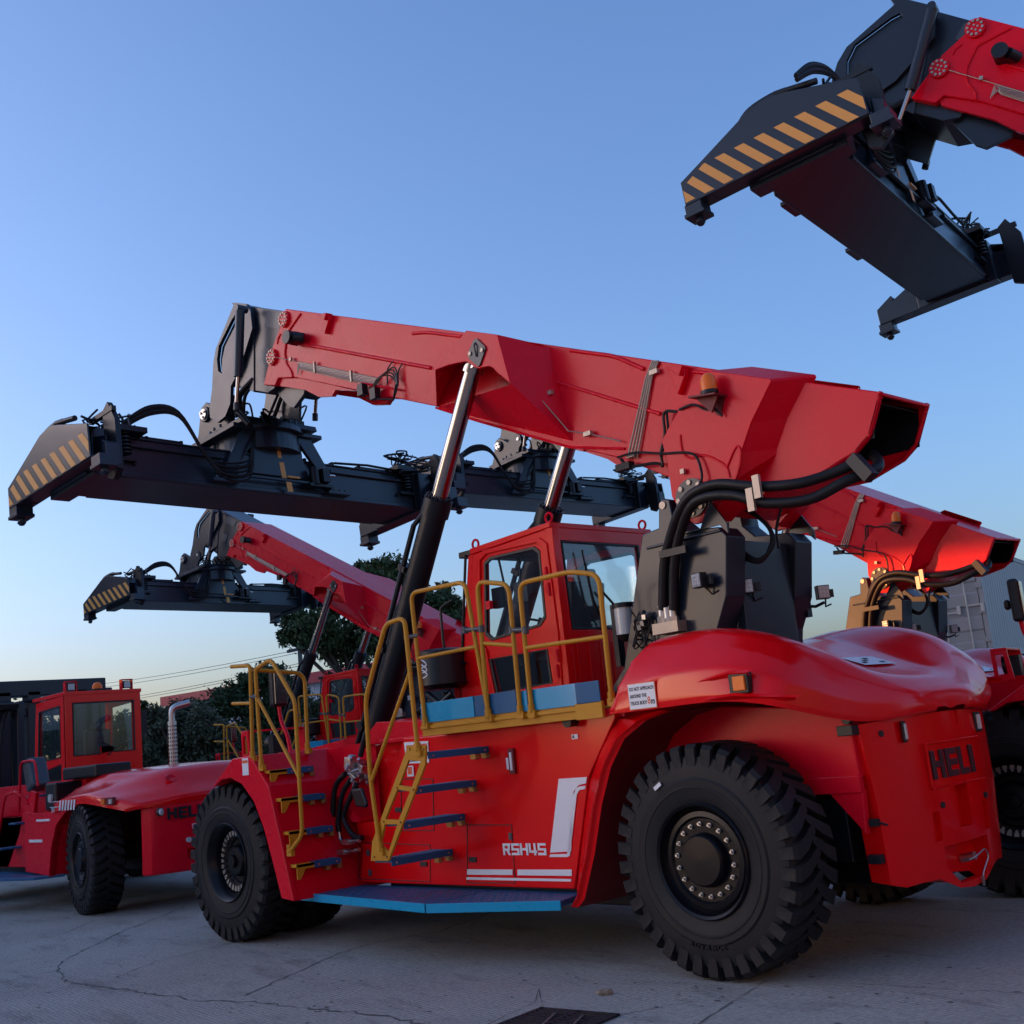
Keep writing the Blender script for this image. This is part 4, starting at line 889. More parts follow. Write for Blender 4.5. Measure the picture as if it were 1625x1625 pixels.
        s.tube([at(a, b_, 'Y', Y) for a, b_, Y in pts], .042, 12, smooth=6)
    P_(s, 'large_hydraulic_hose', HOSE, smooth=60)
    s = MB()
    for a, b_ in ((1052, 984), (1069, 984), (1061, 987)): q = at(a, b_, 'Y', .93); s.cyl(q-Vector((0, 0, .09)), q+Vector((0, 0, .12)), .036, n=14, m=0); s.cyl(q-Vector((0, 0, .02)), q+Vector((0, 0, .03)), .048, n=6, m=0)
    q = at(1058, 994, 'Y', .93); s.box(q.x-.10, q.x+.17, .86, .99, q.z-.06, q.z+.03, 1)
    P_(s, 'hose_fitting', [STEEL, PALE], smooth=40)
    s = MB()
    for a, b_, Y in ((1201, 772, .73), (1191, 793, .73)):
        q = at(a, b_, 'Y', Y); s.box(q.x-.03, q.x+.03, Y-.01, Y+.02, q.z-.09, q.z+.09, 0)
    q = at(1070, 876, 'Y', .86); s.box(q.x-.14, q.x+.14, .83, .86, q.z-.03, q.z+.03, 1)
    q = at(1368, 742, 'Y', 1.0); s.obox(q, (.09, .10, .22), Matrix.Rotation(-.6, 3, 'Y'), 1)
    P_(s, 'hose_clamp', [PALE, BLK])
    s = MB()
    for k in range(5): s.tube([at(1175+3*k, 805, 'Y', 1.4), at(1215+2*k, 830+3*k, 'Y', 1.4), at(1228-2*k, 862+3*k, 'Y', 1.38), at(1205, 888+k, 'Y', 1.35), at(1180, 875+2*k, 'Y', 1.34), at(1185, 860, 'Y', 1.4)], .016, 8, smooth=5)
    s.tube([at(1240, 805, 'Y', 1.5), at(1232, 840, 'Y', 1.5), at(1236, 870, 'Y', 1.5)], .012, 8, smooth=4)
    P_(s, 'hose_coil', HOSE, smooth=60)
    s = MB(); rnd = random.Random(8); A = at(1022, 1000, 'Y', .95)
    for k in range(9): s.tube([A+Vector((rnd.uniform(-.12, .12), rnd.uniform(-.05, .05), rnd.uniform(-.18, .18))) for _ in range(4)], .007, 6, m=0, smooth=5)
    for k in range(7): s.obox(A+Vector((rnd.uniform(-.08, .08), rnd.uniform(-.04, .0), rnd.uniform(.0, .12))), (.04, .04, .04), Matrix.Rotation(rnd.random(), 3, 'X'), 1)
    P_(s, 'wiring', [HOSE, STEEL])
    # ---------------- wheels
    wheel(root, (0, 0, .81), 0, 'A', rot=.3); wheel(root, (-.60, 2*YC+.30, .81), 1, 'A', rot=.7)
    wheel(root, (-6.04, -.35, .81), 0, 'B', rot=.1); wheel(root, (-6.04, .24, .81), 0, 'B', rot=.5)
    wheel(root, (-6.04, 2*YC+.35, .81), 1, 'B', rot=.9); wheel(root, (-6.04, 2*YC-.24, .81), 1, 'B')
    # ---------------- spreader (own frame, origin between the twistlocks)
    OFF_ = OFF; OFF = Vector((0, 0, 0))
    e2, hl, hw = 2.92, 1.13, .40
    s = MB(); s.box(-.42, .42, -2.86, 2.86, .10, .62); s.box(-.44, .44, -2.9, 2.9, .62, .645); s.box(.42, .46, -2.4, 2.4, .10, .16); s.box(-.46, -.42, -2.4, 2.4, .10, .16)
    s.box(.42, .47, -2.5, -.9, .50, .55); s.box(.42, .47, .9, 2.5, .50, .55)
    sp = s.build('spreader', NAVY, root, bevel=.01)
    PP = [(-1.21, .12), (-1.21, .40), (-1.07, .46), (-.91, .53), (-.30, .80), (-.05, .84), (.12, .80), (.86, .56), (.88, .14)]
    for f in (-1, 1):
        s = MB(); s.prism(PP, f*(e2+.12), f*(e2+.095)); s.prism([(x*.99, z if z < .2 else z*.8) for x, z in PP], f*(e2-.13), f*(e2-.11)); s.box(-1.2, .9, min(f*(e2-.12), f*(e2+.1)), max(f*(e2-.12), f*(e2+.1)), .13, .16)
        s.prism([(-1.2, .12), (-1.2, .36), (-.95, .5), (-.9, .12)], f*(e2-.11), f*(e2+.10)); s.prism([(1.0, .04), (1.0, .30), (.9, .36), (.88, .10)], f*(e2-.20), f*(e2-.02))
        s.prism([(-.7, .60), (.7, .6), (.45, .70), (.0, .80), (-.3, .78)], f*(e2-.11), f*(e2+.10)); s.box(-.55, .55, min(f*(e2-.35), f*(e2-.1)), max(f*(e2-.35), f*(e2-.1)), .06, .66)
        eb = s.build('end_beam', NAVY, sp, bevel=.008)
        s = MB()
        for k in range(11):
            x0 = -1.19+.232*k; w = .115; z0 = .150; h1 = .33; sl = .27
            pts = [(x0, z0), (x0+w, z0), (x0+w-sl, z0+h1), (x0-sl, z0+h1)]
            pts = [(min(x, 1.20), z) for x, z in pts]
            def clip(poly, a_, b_, c_):   # keep a*x+b*z <= c
                out = []
                for i in range(len(poly)):
                    p, q = poly[i], poly[(i+1) % len(poly)]; fp = a_*p[0]+b_*p[1]-c_; fq = a_*q[0]+b_*q[1]-c_
                    if fp <= 0: out.append(p)
                    if fp*fq < 0: t_ = fp/(fp-fq); out.append((p[0]+(q[0]-p[0])*t_, p[1]+(q[1]-p[1])*t_))
                return out
            for g in ((-1, 0, 1.195), (1, 0, .865), (-.5, 1, .93), (.5, 1, .93)):
                pts = clip(pts, *g)
                if len(pts) < 3: break
            if len(pts) > 2: s.prism(pts, f*(e2+.1235), f*(e2+.1205))
        s.build('hazard_stripe', HAZ, eb)
        for g in (-1, .86):
            s = MB(); s.box(g*hl-.10, g*hl+.10, f*e2-.11, f*e2+.11, .02, .13); s.box(g*hl-.12, g*hl+.12, f*e2-.12, f*e2+.12, -.02, .025); s.cyl((g*hl, f*e2, -.02), (g*hl, f*e2, -.07), .045, n=14); s.cyl((g*hl, f*e2, -.07), (g*hl, f*e2, -.11), .062, .03, n=8)
            s.build('twistlock', NAVY, eb, bevel=.006)
        s = MB()
        for y_ in (f*(e2+.02),):
            s.tube([(-.50, y_, .62), (-.44, y_, .74), (-.30, y_, .84), (-.05, y_, .87), (.12, y_, .85)], .045, 10, smooth=4)
            s.cyl((.0, y_-.02, .87), (.45, y_-.02, .78), .035, n=12)
        s.prism([(.72, -.04), (.84, -.10), (.98, .0), (.98, .62), (.84, .88), (.72, .80)], f*(e2-.24), f*(e2-.17)); s.box(.40, .95, min(f*(e2-.22), f*(e2-.16)), max(f*(e2-.22), f*(e2-.16)), .74, .80)
        s.build('lock_gear', BLK, eb, smooth=50)
        s = MB(); rnd = random.Random(20+f)
        for k in range(13):
            a = Vector((rnd.uniform(.3, .62), f*(2.25+rnd.random()*.5), rnd.uniform(.62, .98))); p = [a+Vector((rnd.uniform(-.12, .12), rnd.uniform(-.25, .25), rnd.uniform(-.1, .1))) for _ in range(4)]; s.tube(p, .010+.008*rnd.random(), 6, smooth=4)
        for k in range(7): s.cyl((.50, f*2.35, .38+.05*k), (.50, f*2.35, .40+.05*k), .07, n=16)
        s.box(.43, .50, f*2.35-.14, f*2.35+.14, .30, .34); s.box(.43, .47, min(f*2.5, f*2.62), max(f*2.5, f*2.62), .08, .74); s.cyl((.47, f*2.66, .3), (.5, f*2.66, .3), .03); s.cyl((.44, f*2.2, .30), (.46, f*2.2, .30), .03)
        s.box(.2, .62, min(f*2.1, f*2.5), max(f*2.1, f*2.5), .65, .72); s.box(-.1, .4, min(f*1.5, f*2.2), max(f*1.5, f*2.2), .65, .69)
        s.build('cable_reel', BLK, eb)
    # centre carriage
    s = MB()
    for g in (-1, 1):
        s.prism([(-1.02, .20), (-.86, .20), (-.36, .88), (.36, .88), (.86, .20), (1.02, .20), (.55, 1.02), (-.55, 1.02)], g*.44, g*.50, 'X')
        s.box(min(g*.42, g*.56), max(g*.42, g*.56), -1.15, -.75, .15, .20); s.box(min(g*.42, g*.56), max(g*.42, g*.56), .75, 1.15, .15, .20)
        s.prism([(-.36, .9), (.36, .9), (.50, .35), (-.50, .35)], g*.445, g*.465, 'X')
        s.prism([(-.55, .30), (.55, .30), (.55, .26), (-.55, .26)], g*.50, g*.54, 'X')
    s.cyl((0, 0, .72), (0, 0, 1.0), .62, n=40); s.cyl((0, 0, .98), (0, 0, 1.06), .70, n=40); s.box(-.55, .55, -.75, .75, .96, 1.02)
    car = s.build('slewing_carriage', NAVY, sp, bevel=.008)
    s = MB()
    for k in range(26): a = 2*pi*k/26; s.cyl((.63*cos(a), .63*sin(a), 1.13), (.63*cos(a), .63*sin(a), 1.165), .02, n=6)
    for y in (-1.08, -.98, -.88, .88, .98, 1.08):
        for g in (-1, 1): s.cyl((g*.53, y, .2), (g*.53, y, .23), .022, n=6)
    s.build('flange_bolt', GRY, car)
    # hanging yoke: plates fixed below the boom head pins
    s = MB()
    for g in (-1, 1):
        s.prism([(-.70, 1.04), (-.56, 1.24), (-.48, 1.46), (-.42, 1.60), (-.30, 1.64), (-.18, 1.56), (-.04, 1.46), (.26, 1.56), (.36, 1.50), (.38, 1.32), (.28, 1.24), (.20, 1.06)], g*.50, g*.56)
        s.cyl((-.32, g*.40, 1.46), (-.32, g*.60, 1.46), .11, n=24)
    s.prism([(-.68, 1.04), (.62, 1.04), (.60, 1.12), (-.66, 1.12)], -.62, .62)
    yk = s.build('yoke', NAVY, sp, bevel=.008)
    s = MB()
    for g in (-1, 1):
        s.cyl((-.32, g*.60, 1.46), (-.32, g*.62, 1.46), .075, n=20)
        for k in range(3): a = 2*pi*k/3+.5; s.cyl((-.32+.045*cos(a), g*.62, 1.46+.045*sin(a)), (-.32+.045*cos(a), g*.64, 1.46+.045*sin(a)), .018, n=8)
        s.cyl((.29, g*.56, 1.43), (.29, g*.58, 1.43), .035, n=12)
    s.build('yoke_pin', STEEL, yk, smooth=40)
    s = MB(); s.prism([(-.03, .92), (.05, .92), (.05, .62), (-.01, .62)], .4665, .469, 'X'); s.prism([(0, .56), (.08, .56), (.10, .33), (.02, .33)], .4665, .469, 'X'); s.prism([(.02, .25), (.11, .25), (.12, .11), (.03, .11)], .543, .546, 'X'); s.box(.54, .57, .05, .25, .31, .335)
    s.build('yellow_marker', HAZ, car)
    s = MB(); s.cyl((.56, .52, .25), (.56, .52, .50), .07, n=16, m=0); s.box(.5, .66, .60, .72, .28, .48, 0); s.cyl((.58, .66, .5), (.58, .66, .30), .04, n=12, m=1); s.box(.48, .60, .4, .8, .22, .26, 0); s.cyl((.6, .75, .4), (.6, .85, .4), .02, m=1)
    s.build('slew_motor', [BLK, STEEL], car, smooth=40)
    s = MB(); rnd = random.Random(31)
    for k in range(5):
        s.tube([Vector((.30, -2.25, .80+.02*k)), Vector((.40, -1.9, 1.00+.03*k)), Vector((.50, -1.55, .98+.02*k)), Vector((.55, -1.25, .5-.0*k)), Vector((.56, -1.0, .2+.05*k)), Vector((.60, -.62, .22+.06*k)), Vector((.58, -.50, .70)), Vector((.40, -.30, 1.1))], .014+.01*(k % 2), 8, smooth=6)
    for k in range(10):
        a = Vector((rnd.uniform(-.3, .6), rnd.uniform(-.45, .45), 1.2)); s.tube([a, a+Vector((rnd.uniform(-.1, .1), rnd.uniform(-.1, .1), .2)), a+Vector((rnd.uniform(-.2, .2), rnd.uniform(-.2, .2), .22)), a+Vector((rnd.uniform(-.3, .3), rnd.uniform(-.2, .2), .02))], .014, 6, smooth=4)
    s.tube([(.46, 1.0, .66), (.5, 1.6, .68), (.48, 2.2, .67), (.46, 2.7, .7)], .02, 6)
    for k in range(8): s.box(.30, .40, -2.0+.5*k, -1.96+.5*k, .64, .70)
    s.box(.15, .50, .1, .5, 1.12, 1.22)
    s.build('spreader_hose', HOSE, car)
    OFF = Vector((0, 0, 0))
    return root, boom, inner, sp
def aim(o, a, b):
    d = (b-a).normalized()
    q = Vector((0, 0, 1)).rotation_difference(d)
    return Matrix.Translation(a)@q.to_matrix().to_4x4()
def pose(root, dl, ext, sp_pitch, sp_yaw, sp_roll=0., sp_shift=(0, 0, 0), dy=0):
    """raise the boom by dl radians, slide the inner section out by ext metres"""
    off = Vector((-3, YC, 0))
    Rb = Matrix.Translation(PIV-off)@Matrix.Rotation(dl, 4, 'Y')@Matrix.Translation(-(PIV-off))
    ax = Vector((-cos(rad(23.5)), 0, sin(rad(23.5))))
    Ri = Rb@Matrix.Translation(ax*ext)
    for o in root.children:
        n = o.name.split('.')[0]
        if n == 'boom': o.matrix_basis = Rb
        elif n == 'inner_boom': o.matrix_basis = Ri
        elif n == 'spreader':
            p = Ri@(PIN-off)
            o.matrix_basis = Matrix.Translation(p+Vector(sp_shift))@Matrix.Rotation(sp_yaw, 4, 'Z')@Matrix.Rotation(sp_pitch, 4, 'Y')@Matrix.Rotation(sp_roll, 4, 'X')@Matrix.Translation((.32, 0, -1.46))
        elif 'aim' in o:
            i = o['aim']
            b_ = CB[i % 2]-off; t = Rb@(CT[i % 2]-off)
            o.matrix_basis = aim(o, b_, t) if i < 2 else aim(o, t, b_)
def copy_tree(o, parent=None):
    c = o.copy(); COL.objects.link(c); c.parent = parent
    for ch in list(o.children): copy_tree(ch, c)
    return c
stk, _, _, _ = build_stacker()
def split_loose(o, gap=.004):
    """separate a mesh into its unconnected pieces, each an object of the same name"""
    me = o.data; n = len(me.vertices); par = list(range(n))
    def find(i):
        while par[i] != i: par[i] = par[par[i]]; i = par[i]
        return i
    for p in me.polygons:
        r = find(p.vertices[0])
        for v in p.vertices: par[find(v)] = r
    isl = {}
    for i in range(n): isl.setdefault(find(i), []).append(i)
    box = []
    for k, vs in isl.items():
        c = [me.vertices[i].co for i in vs]; box.append([[k], [min(q[j] for q in c)-gap for j in range(3)], [max(q[j] for q in c)+gap for j in range(3)]])
    ch = True
    while ch:
        ch = False
        for i in range(len(box)):
            for j in range(i+1, len(box)):
                if all(box[i][1][t] <= box[j][2][t] and box[j][1][t] <= box[i][2][t] for t in range(3)):
                    box[i][0] += box[j][0]; box[i][1] = [min(a, b) for a, b in zip(box[i][1], box[j][1])]; box[i][2] = [max(a, b) for a, b in zip(box[i][2], box[j][2])]; del box[j]; ch = True; break
            if ch: break
    if len(box) < 2 or o.children: return
    owner = {k: bi for bi, b in enumerate(box) for k in b[0]}
    for bi in range(len(box)):
        b = bmesh.new(); b.from_mesh(me); b.verts.ensure_lookup_table()
        bmesh.ops.delete(b, geom=[b.verts[i] for i in range(n) if owner[find(i)] != bi], context='VERTS')
        m2_ = bpy.data.meshes.new(o.name); b.to_mesh(m2_); b.free()
        for mm in me.materials: m2_.materials.append(mm)
        if bi < len(box)-1: c = o.copy(); COL.objects.link(c); c.data = m2_
        else: o.data = m2_
SPLIT = {'front_fender', 'rear_fender', 'fender_liner', 'stiffener', 'grease_line', 'tail_bracket', 'door_latch', 'door_hinge', 'pipe_clamp', 'plug', 'step_bracket', 'window_seal', 'deck_plate', 'tilt_cylinder', 'boom_nose_rib', 'hose_clamp', 'large_hydraulic_hose', 'hydraulic_hose', 'lifting_eye', 'step_bolt', 'plate_bolt', 'cable', 'wheel_house_panel', 'pipe_fitting', 'hose_fitting', 'warning_sticker', 'side_decal', 'kick_plate', 'edge_film', 'weld_bead', 'wear_strip', 'yellow_marker', 'door_seam', 'lamp_ledge', 'yoke_pin', 'wheel_house_panel', 'grab_bar', 'running_board', 'boom_support', 'front_deck', 'hood_decal', 'hood_notice', 'side_stripe', 'counterweight_plug', 'yoke', 'rear_wiper', 'underframe', 'tail_lamp'}
def split_all(root):
    for o in list(root.children_recursive):
        if o.type == 'MESH' and o.name.split('.')[0] in SPLIT: split_loose(o)
split_all(stk)
GRP = 'red reach stackers parked in rows'
def place(root, dx, dy, yaw, label):
    root.location = (-3+dx, YC+dy, 0); root.rotation_euler = (0, 0, yaw)
    tag(root, label, 'reach stacker', GRP)
pose(stk, 0, 0, -.085, .088, sp_shift=(-.45, .20, .08))
place(stk, 0, 0, 0, 'nearest red reach stacker with yellow handrails, cyan kick plates and RSH45 on its flank')
m2 = copy_tree(stk); pose(m2, .092, .15, -.085, -.007, sp_shift=(.02, -.2, -.09)); place(m2, -14.48, 7.83, .134, 'red reach stacker far behind at left, seen past the nearest machine handrails and cylinder')
m3 = copy_tree(stk); pose(m3, .100, .95, -.05, .02); place(m3, -2.9, 8.31, -.058, 'red reach stacker behind the nearest hood, its boom tail and support tower catching orange sunlight')
m4 = copy_tree(stk); pose(m4, .27, -.45, -.085, -.08, sp_shift=(-.25, 1.02, .28))
for o in m4.children_recursive:   # side-shifted: carriage stays under the boom head
    if o.name.split('.')[0] in ('slewing_carriage', 'yoke'): o.matrix_basis = Matrix.Translation((0, -.85, 0))@o.matrix_basis; place(m4, 6.09, 4.62, .248, 'red reach stacker mostly cut off at right edge, striped spreader raised highest of all')
for o in m3.children:      # its cab is slid forward on the rails
    if o.name.split('.')[0] in ('cab', 'catwalk', 'handrail'): o.matrix_basis = Matrix.Translation((-1.6, 0, 0))@o.matrix_basis
for o in list(m4.children):   # front rails are not fitted on this one
    if o.name.split('.')[0] == 'handrail' and sum(v.co.x for v in o.data.vertices)/len(o.data.vertices) < -1.4:
        for c in list(o.children): bpy.data.objects.remove(c)
        bpy.data.objects.remove(o)
rw = [o for o in stk.children if o.name.split('.')[0] == 'wheel' and abs(o.location.x-3) < .01 and o.location.y < 0][0]
q = at(1043, 1248, 'Y', -.004); q2 = rw.matrix_basis.inverted()@(q-Vector((-3, YC, 0)))
s = MB(); ang = math.atan2(q2.z, q2.x); s.obox(q2, (.028, .004, .075), Matrix.Rotation(-ang, 3, 'Y')); s.build('tyre_label', WHT, rw)
for o in bpy.data.objects:
    if 'aim' in o: del o['aim']
# ================================================================ HEAVY FORKLIFT at the left
def build_forklift():
    global OFF
    OFF = Vector((-12.5, 1.75, 0)); yc = 1.75
    root = empty('heavy_forklift', OFF)
    tag(root, 'red heavy forklift at left edge with black mast, large rear window and dimpled counterweight', 'forklift')
    m_ = lambda y: 2*yc-y
    def P_(s, name, m, par=None, **k): return s.build(name, m, par or root, **k)
    # counterweight
    s = MB()
    plan = [(-9.72, .46), (-9.66, .44), (-9.52, .52), (-9.40, .80), (-9.36, 1.2), (-9.35, yc)]
    plan = plan+[(x, m_(y)) for x, y in plan[-2::-1]]
    rows = [[(x, y, .50+.0*abs(y-yc)), (x+.02, y, .9), (x+.02, y, 1.3), (x, y, 1.42)] for x, y in plan]
    s.grid(rows); s.add([r[-1] for r in rows], [tuple(range(len(rows)))]); s.add([r[0] for r in rows], [tuple(range(len(rows)))]); s.add(rows[0]+rows[-1], [(0,1,2,3,7,6,5,4)])
    cw = P_(s, 'counterweight', REDM)
    b = bmesh.new(); b.from_mesh(cw.data); bmesh.ops.remove_doubles(b, verts=b.verts, dist=1e-4); bmesh.ops.recalc_face_normals(b, faces=b.faces); b.to_mesh(cw.data); b.free()
    c = MB(); c.mm = [REDM]; c.prism([(1.2, 1.12), (1.65, 1.12), (1.65, .84), (1.2, .84)], -9.2, -9.5, 'X'); c.prism([(.95, .78), (1.7, .78), (1.7, .58), (1.1, .58), (.95, .66)], -9.2, -9.52, 'X')
    sub_box(cw, c); cw.modifiers.new('bevel', 'BEVEL').width = .02; cw.data.polygons.foreach_set('use_smooth', [True]*len(cw.data.polygons)); es(cw, 20)
    s = MB(); letters_heli(s, (-9.345, .66, 1.19), (0, 1, 0), (0, 0, 1), .15, .012, (1, 0, 0)); P_(s, 'raised_lettering', BLK, cw)
    s = MB(); s.cyl((-9.40, .58, 1.30), (-9.37, .60, 1.30), .045, n=20, m=0); s.cyl((-9.36, .95, .90), (-9.33, .95, .90), .035, n=20, m=0); s.cyl((-9.42, .58, 1.30), (-9.385, .595, 1.30), .055, n=20, m=1); P_(s, 'tail_lamp', [CLR, BLK], cw)
    s = MB(); x = -9.333
    for y0, y1, z0, z1 in ((1.0, 1.22, 1.095, 1.10), (1.0, 1.22, 1.04, 1.045), (1.0, 1.005, 1.04, 1.10), (1.215, 1.22, 1.04, 1.10), (1.01, 1.12, 1.055, 1.06), (1.14, 1.17, 1.055, 1.09), (1.18, 1.2, 1.055, 1.085), (1.02, 1.03, 1.075, 1.09)): s.box(x, x+.004, y0, y1, z0, z1)
    P_(s, 'sticker', WHT, cw)
    # hood of angular panels
    H = [[(-12.05, .18, 1.36), (-12.02, .20, 1.52), (-11.7, .42, 1.70), (-11.4, .62, 1.86), (-11.4, .95, 1.90), (-11.4, yc, 1.92)],
         [(-11.4, .16, 1.47), (-11.4, .17, 1.58), (-11.2, .42, 1.72), (-10.95, .60, 1.86), (-10.9, .95, 1.90), (-10.9, yc, 1.92)],
         [(-10.8, .15, 1.50), (-10.75, .16, 1.62), (-10.4, .45, 1.70), (-10.0, .9, 1.80), (-9.95, 1.1, 1.86), (-9.95, yc, 1.88)],
         [(-10.1, .17, 1.42), (-10.0, .20, 1.52), (-9.75, .55, 1.56), (-9.6, .9, 1.60), (-9.6, 1.1, 1.62), (-9.6, yc, 1.64)],
         [(-9.75, .25, 1.36), (-9.55, .36, 1.42), (-9.42, .70, 1.45), (-9.34, .95, 1.47), (-9.32, 1.2, 1.48), (-9.32, yc, 1.49)],
         [(-9.78, .28, 1.34), (-9.53, .40, 1.37), (-9.41, .72, 1.385), (-9.36, .95, 1.39), (-9.34, 1.2, 1.40), (-9.34, yc, 1.40)]]
    s = MB(); s.grid(H); s.mirror(yc); s.add([Vector(q) for q in H[0]]+[Vector((q[0], m_(q[1]), q[2])) for q in H[0][-2::-1]], [tuple(range(11))])
    hd = P_(s, 'engine_hood', RED); b = bmesh.new(); b.from_mesh(hd.data); bmesh.ops.remove_doubles(b, verts=b.verts, dist=1e-4); b.to_mesh(hd.data); b.free()
    hd.data.polygons.foreach_set('use_smooth', [True]*len(hd.data.polygons)); sb = hd.modifiers.new('subsurf', 'SUBSURF'); sb.levels = 2; sb.render_levels = 2
    b = bmesh.new(); b.from_mesh(hd.data); cl = b.edges.layers.float.new('crease_edge')
    for e in b.edges: e[cl] = .9 if len(e.link_faces) < 2 or e.calc_face_angle(0) > .3 else .45
    b.to_mesh(hd.data); b.free()
    s = MB()
    for i in range(6): x = -11.65+.10*i; s.prism([(x, 1.42), (x+.05, 1.42), (x+.09, 1.56), (x+.04, 1.56)], .150, .146)
    for z in (1.545, 1.47): s.box(-12.0, -11.68, .160, .156, z, z+.008)
    text(s, '5M', .09, Matrix.Translation((-11.95, .158, 1.40))@Matrix(((1,0,0,0),(0,0,-1,0),(0,1,0,0),(0,0,0,1))), .001)
    P_(s, 'hood_decal', WHT, hd)
    s = MB(); s.obox((-10.1, .20, 1.50), (.36, .05, .10), None, 1); s.obox((-10.2, .17, 1.50), (.10, .03, .07), None, 0); s.obox((-9.97, .17, 1.495), (.07, .03, .06), None, 2); P_(s, 'indicator_lamp', [AMB, REDX, CLR], hd, bevel=.005)
    for k, y in enumerate((.95, 1.35, 1.75)):
        s = MB(); q = Vector((-9.78, y, 1.72)); s.lathe([(.09, .0), (.075, .008), (.05, -.01), (.02, -.03), (0, -.03)], q, (.6, 0, .8), 20); P_(s, 'hood_dimple', REDM, hd, smooth=60)
    s = MB(); Mx = frame((-9.62, 1.02, 1.615), (0, 1, 0), (-.62, 0, .42)); 
    for a in ((0, 0, .44, .006), (0, .07, .44, .006), (0, 0, .006, .076), (.434, 0, .006, .076)): s.add([Mx@Vector(q) for q in ((a[0], a[1], .004), (a[0]+a[2], a[1], .004), (a[0]+a[2], a[1]+a[3], .004), (a[0], a[1]+a[3], .004))], [(0,1,2,3)])
    text(s, 'DANGER FALL', .05, Mx@Matrix.Translation((.03, .02, .003)), .001); P_(s, 'hood_notice', WHT, hd)
    # body side, fender and steps
    s = MB(); arc = [(-12.15, .50), (-12.05, .9), (-11.85, 1.22), (-11.5, 1.40), (-11.1, 1.46)]
    s.grid([[(x, .18, z) for x, z in arc], [(x, 1.0, z) for x, z in arc]]); s.prism([(-13.1, .55), (-12.15, .5), (-12.05, .9), (-11.85, 1.22), (-11.5, 1.40), (-11.1, 1.46), (-11.1, 1.5), (-12.1, 1.40), (-12.6, 1.40), (-13.1, 1.42)], .20, .30)
    s.box(-17.0, -12.6, .55, m_(.55), .55, 1.35); s.mirror(yc); s.box(-15.7, -12.0, .7, m_(.7), 1.3, 1.84)
    bd = P_(s, 'body', REDM, bevel=.01)
    s = MB(); s.box(-12.6, -12.1, .186, .20, 1.28, 1.31); s.box(-12.9, -12.4, .186, .20, .98, 1.02); P_(s, 'side_stripe', WHT, bd)
    s = MB(); s.box(-12.55, -12.15, .30, .75, 1.42, 1.82); bt = P_(s, 'side_box', BLK, bevel=.03); s = MB(); s.cyl((-12.30, .30, 1.60), (-12.30, .27, 1.60), .06, n=20); P_(s, 'round_lamp', CLR, bt)
    s = MB(); s.box(-12.5, -11.3, .55, 1.1, 1.84, 2.02); P_(s, 'air_duct', BLK, bevel=.03)
    for x, z, y0 in ((-13.2, 1.66, .38), (-13.35, 1.28, .15), (-13.5, .92, -.02)):
        s = MB(); s.box(x-.28, x, y0, .62, z-.03, z); o = P_(s, 'step', BLUE, bevel=.005)
    s = MB(); s.prism([(-14.1, .6), (-13.3, .6), (-12.9, 1.7), (-13.1, 1.74), (-13.4, 1.5), (-13.6, 1.1)], .30, .36); P_(s, 'step_side_plate', REDM, bevel=.01)
    s = MB(); s.prism([(-13.9, -.45), (-12.25, .0), (-12.1, .4), (-14.6, .4)], .47, .51, 'Z'); P_(s, 'running_board', BLUE, bevel=.006)
    for pts in ([(-14.3, .2, .9), (-13.9, .2, 1.7), (-13.4, .2, 1.75), (-13.2, .3, 1.55)], [(-14.0, .45, 1.4), (-13.9, .45, 2.2), (-13.3, .45, 2.2), (-13.2, .45, 1.8)]):
        s = MB(); s.tube(fillet(pts, .12), .02, 10); P_(s, 'handrail', REDM, smooth=50)
    # cab
    cx0, cx1, y0, y1, zt = -15.55, -14.0, 1.22, 2.54, 3.26
    s = MB()
    sw = [(-15.2, 2.18), (-15.12, 3.05), (-14.2, 3.08), (-14.2, 2.22)]; sw2 = [(-15.3, 1.5), (-15.25, 2.0), (-14.2, 2.12), (-14.2, 1.55)]
    s.prism([(-15.6, 1.3), (-15.6, 2.1), (-15.35, 2.2), (-15.25, 3.2), (-14.0, 3.24), (-14.0, 1.3)], y0, y0+.07, holes=[sw, sw2]); s.prism([(-15.6, 1.3), (-15.6, 2.1), (-15.35, 2.2), (-15.25, 3.2), (-14.0, 3.24), (-14.0, 1.3)], y1-.07, y1, holes=[sw])
    rw = [(y0+.12, 3.10), (y1-.12, 3.10), (y1-.12, 2.24), (y0+.82, 2.24), (y0+.80, 2.34), (y0+.60, 2.34), (y0+.60, 2.22), (y0+.12, 2.22)]
    s.prism([(y0, 1.3), (y1, 1.3), (y1, zt), (y0, zt)], -14.05, -13.98, 'X', holes=[rw]); s.box(-15.35, -13.97, y0-.02, y1+.02, 3.23, 3.29); s.box(-15.6, -15.5, y0, y1, 1.3, 2.1)
    for k in range(6): s.box(-13.98, -13.968, y0+.16+.2*k, y0+.175+.2*k, 1.75, 2.02)
    cab = P_(s, 'cab', RED, bevel=.02)
    s = MB(); s.prism(rw, -13.972, -13.99, 'X', holes=[[(a+(1.92-a)*.035, b_+(2.62-b_)*.04) for a, b_ in rw]]); s.prism(sw, y0-.006, y0+.02, holes=[[(a+(-14.66-a)*.05, b_+(2.6-b_)*.05) for a, b_ in sw]]); P_(s, 'window_seal', BLK, cab)
    s = MB(); s.prism(rw, -14.012, -14.02, 'X'); P_(s, 'rear_window', GLS, cab)
    s = MB(); s.prism(sw, y0+.02, y0+.026); P_(s, 'side_window', GLS, cab); s = MB(); s.prism(sw2, y0+.02, y0+.026); P_(s, 'side_window', GLS, cab); s = MB(); s.prism(sw, y1-.03, y1-.024); P_(s, 'side_window', GLS, cab)
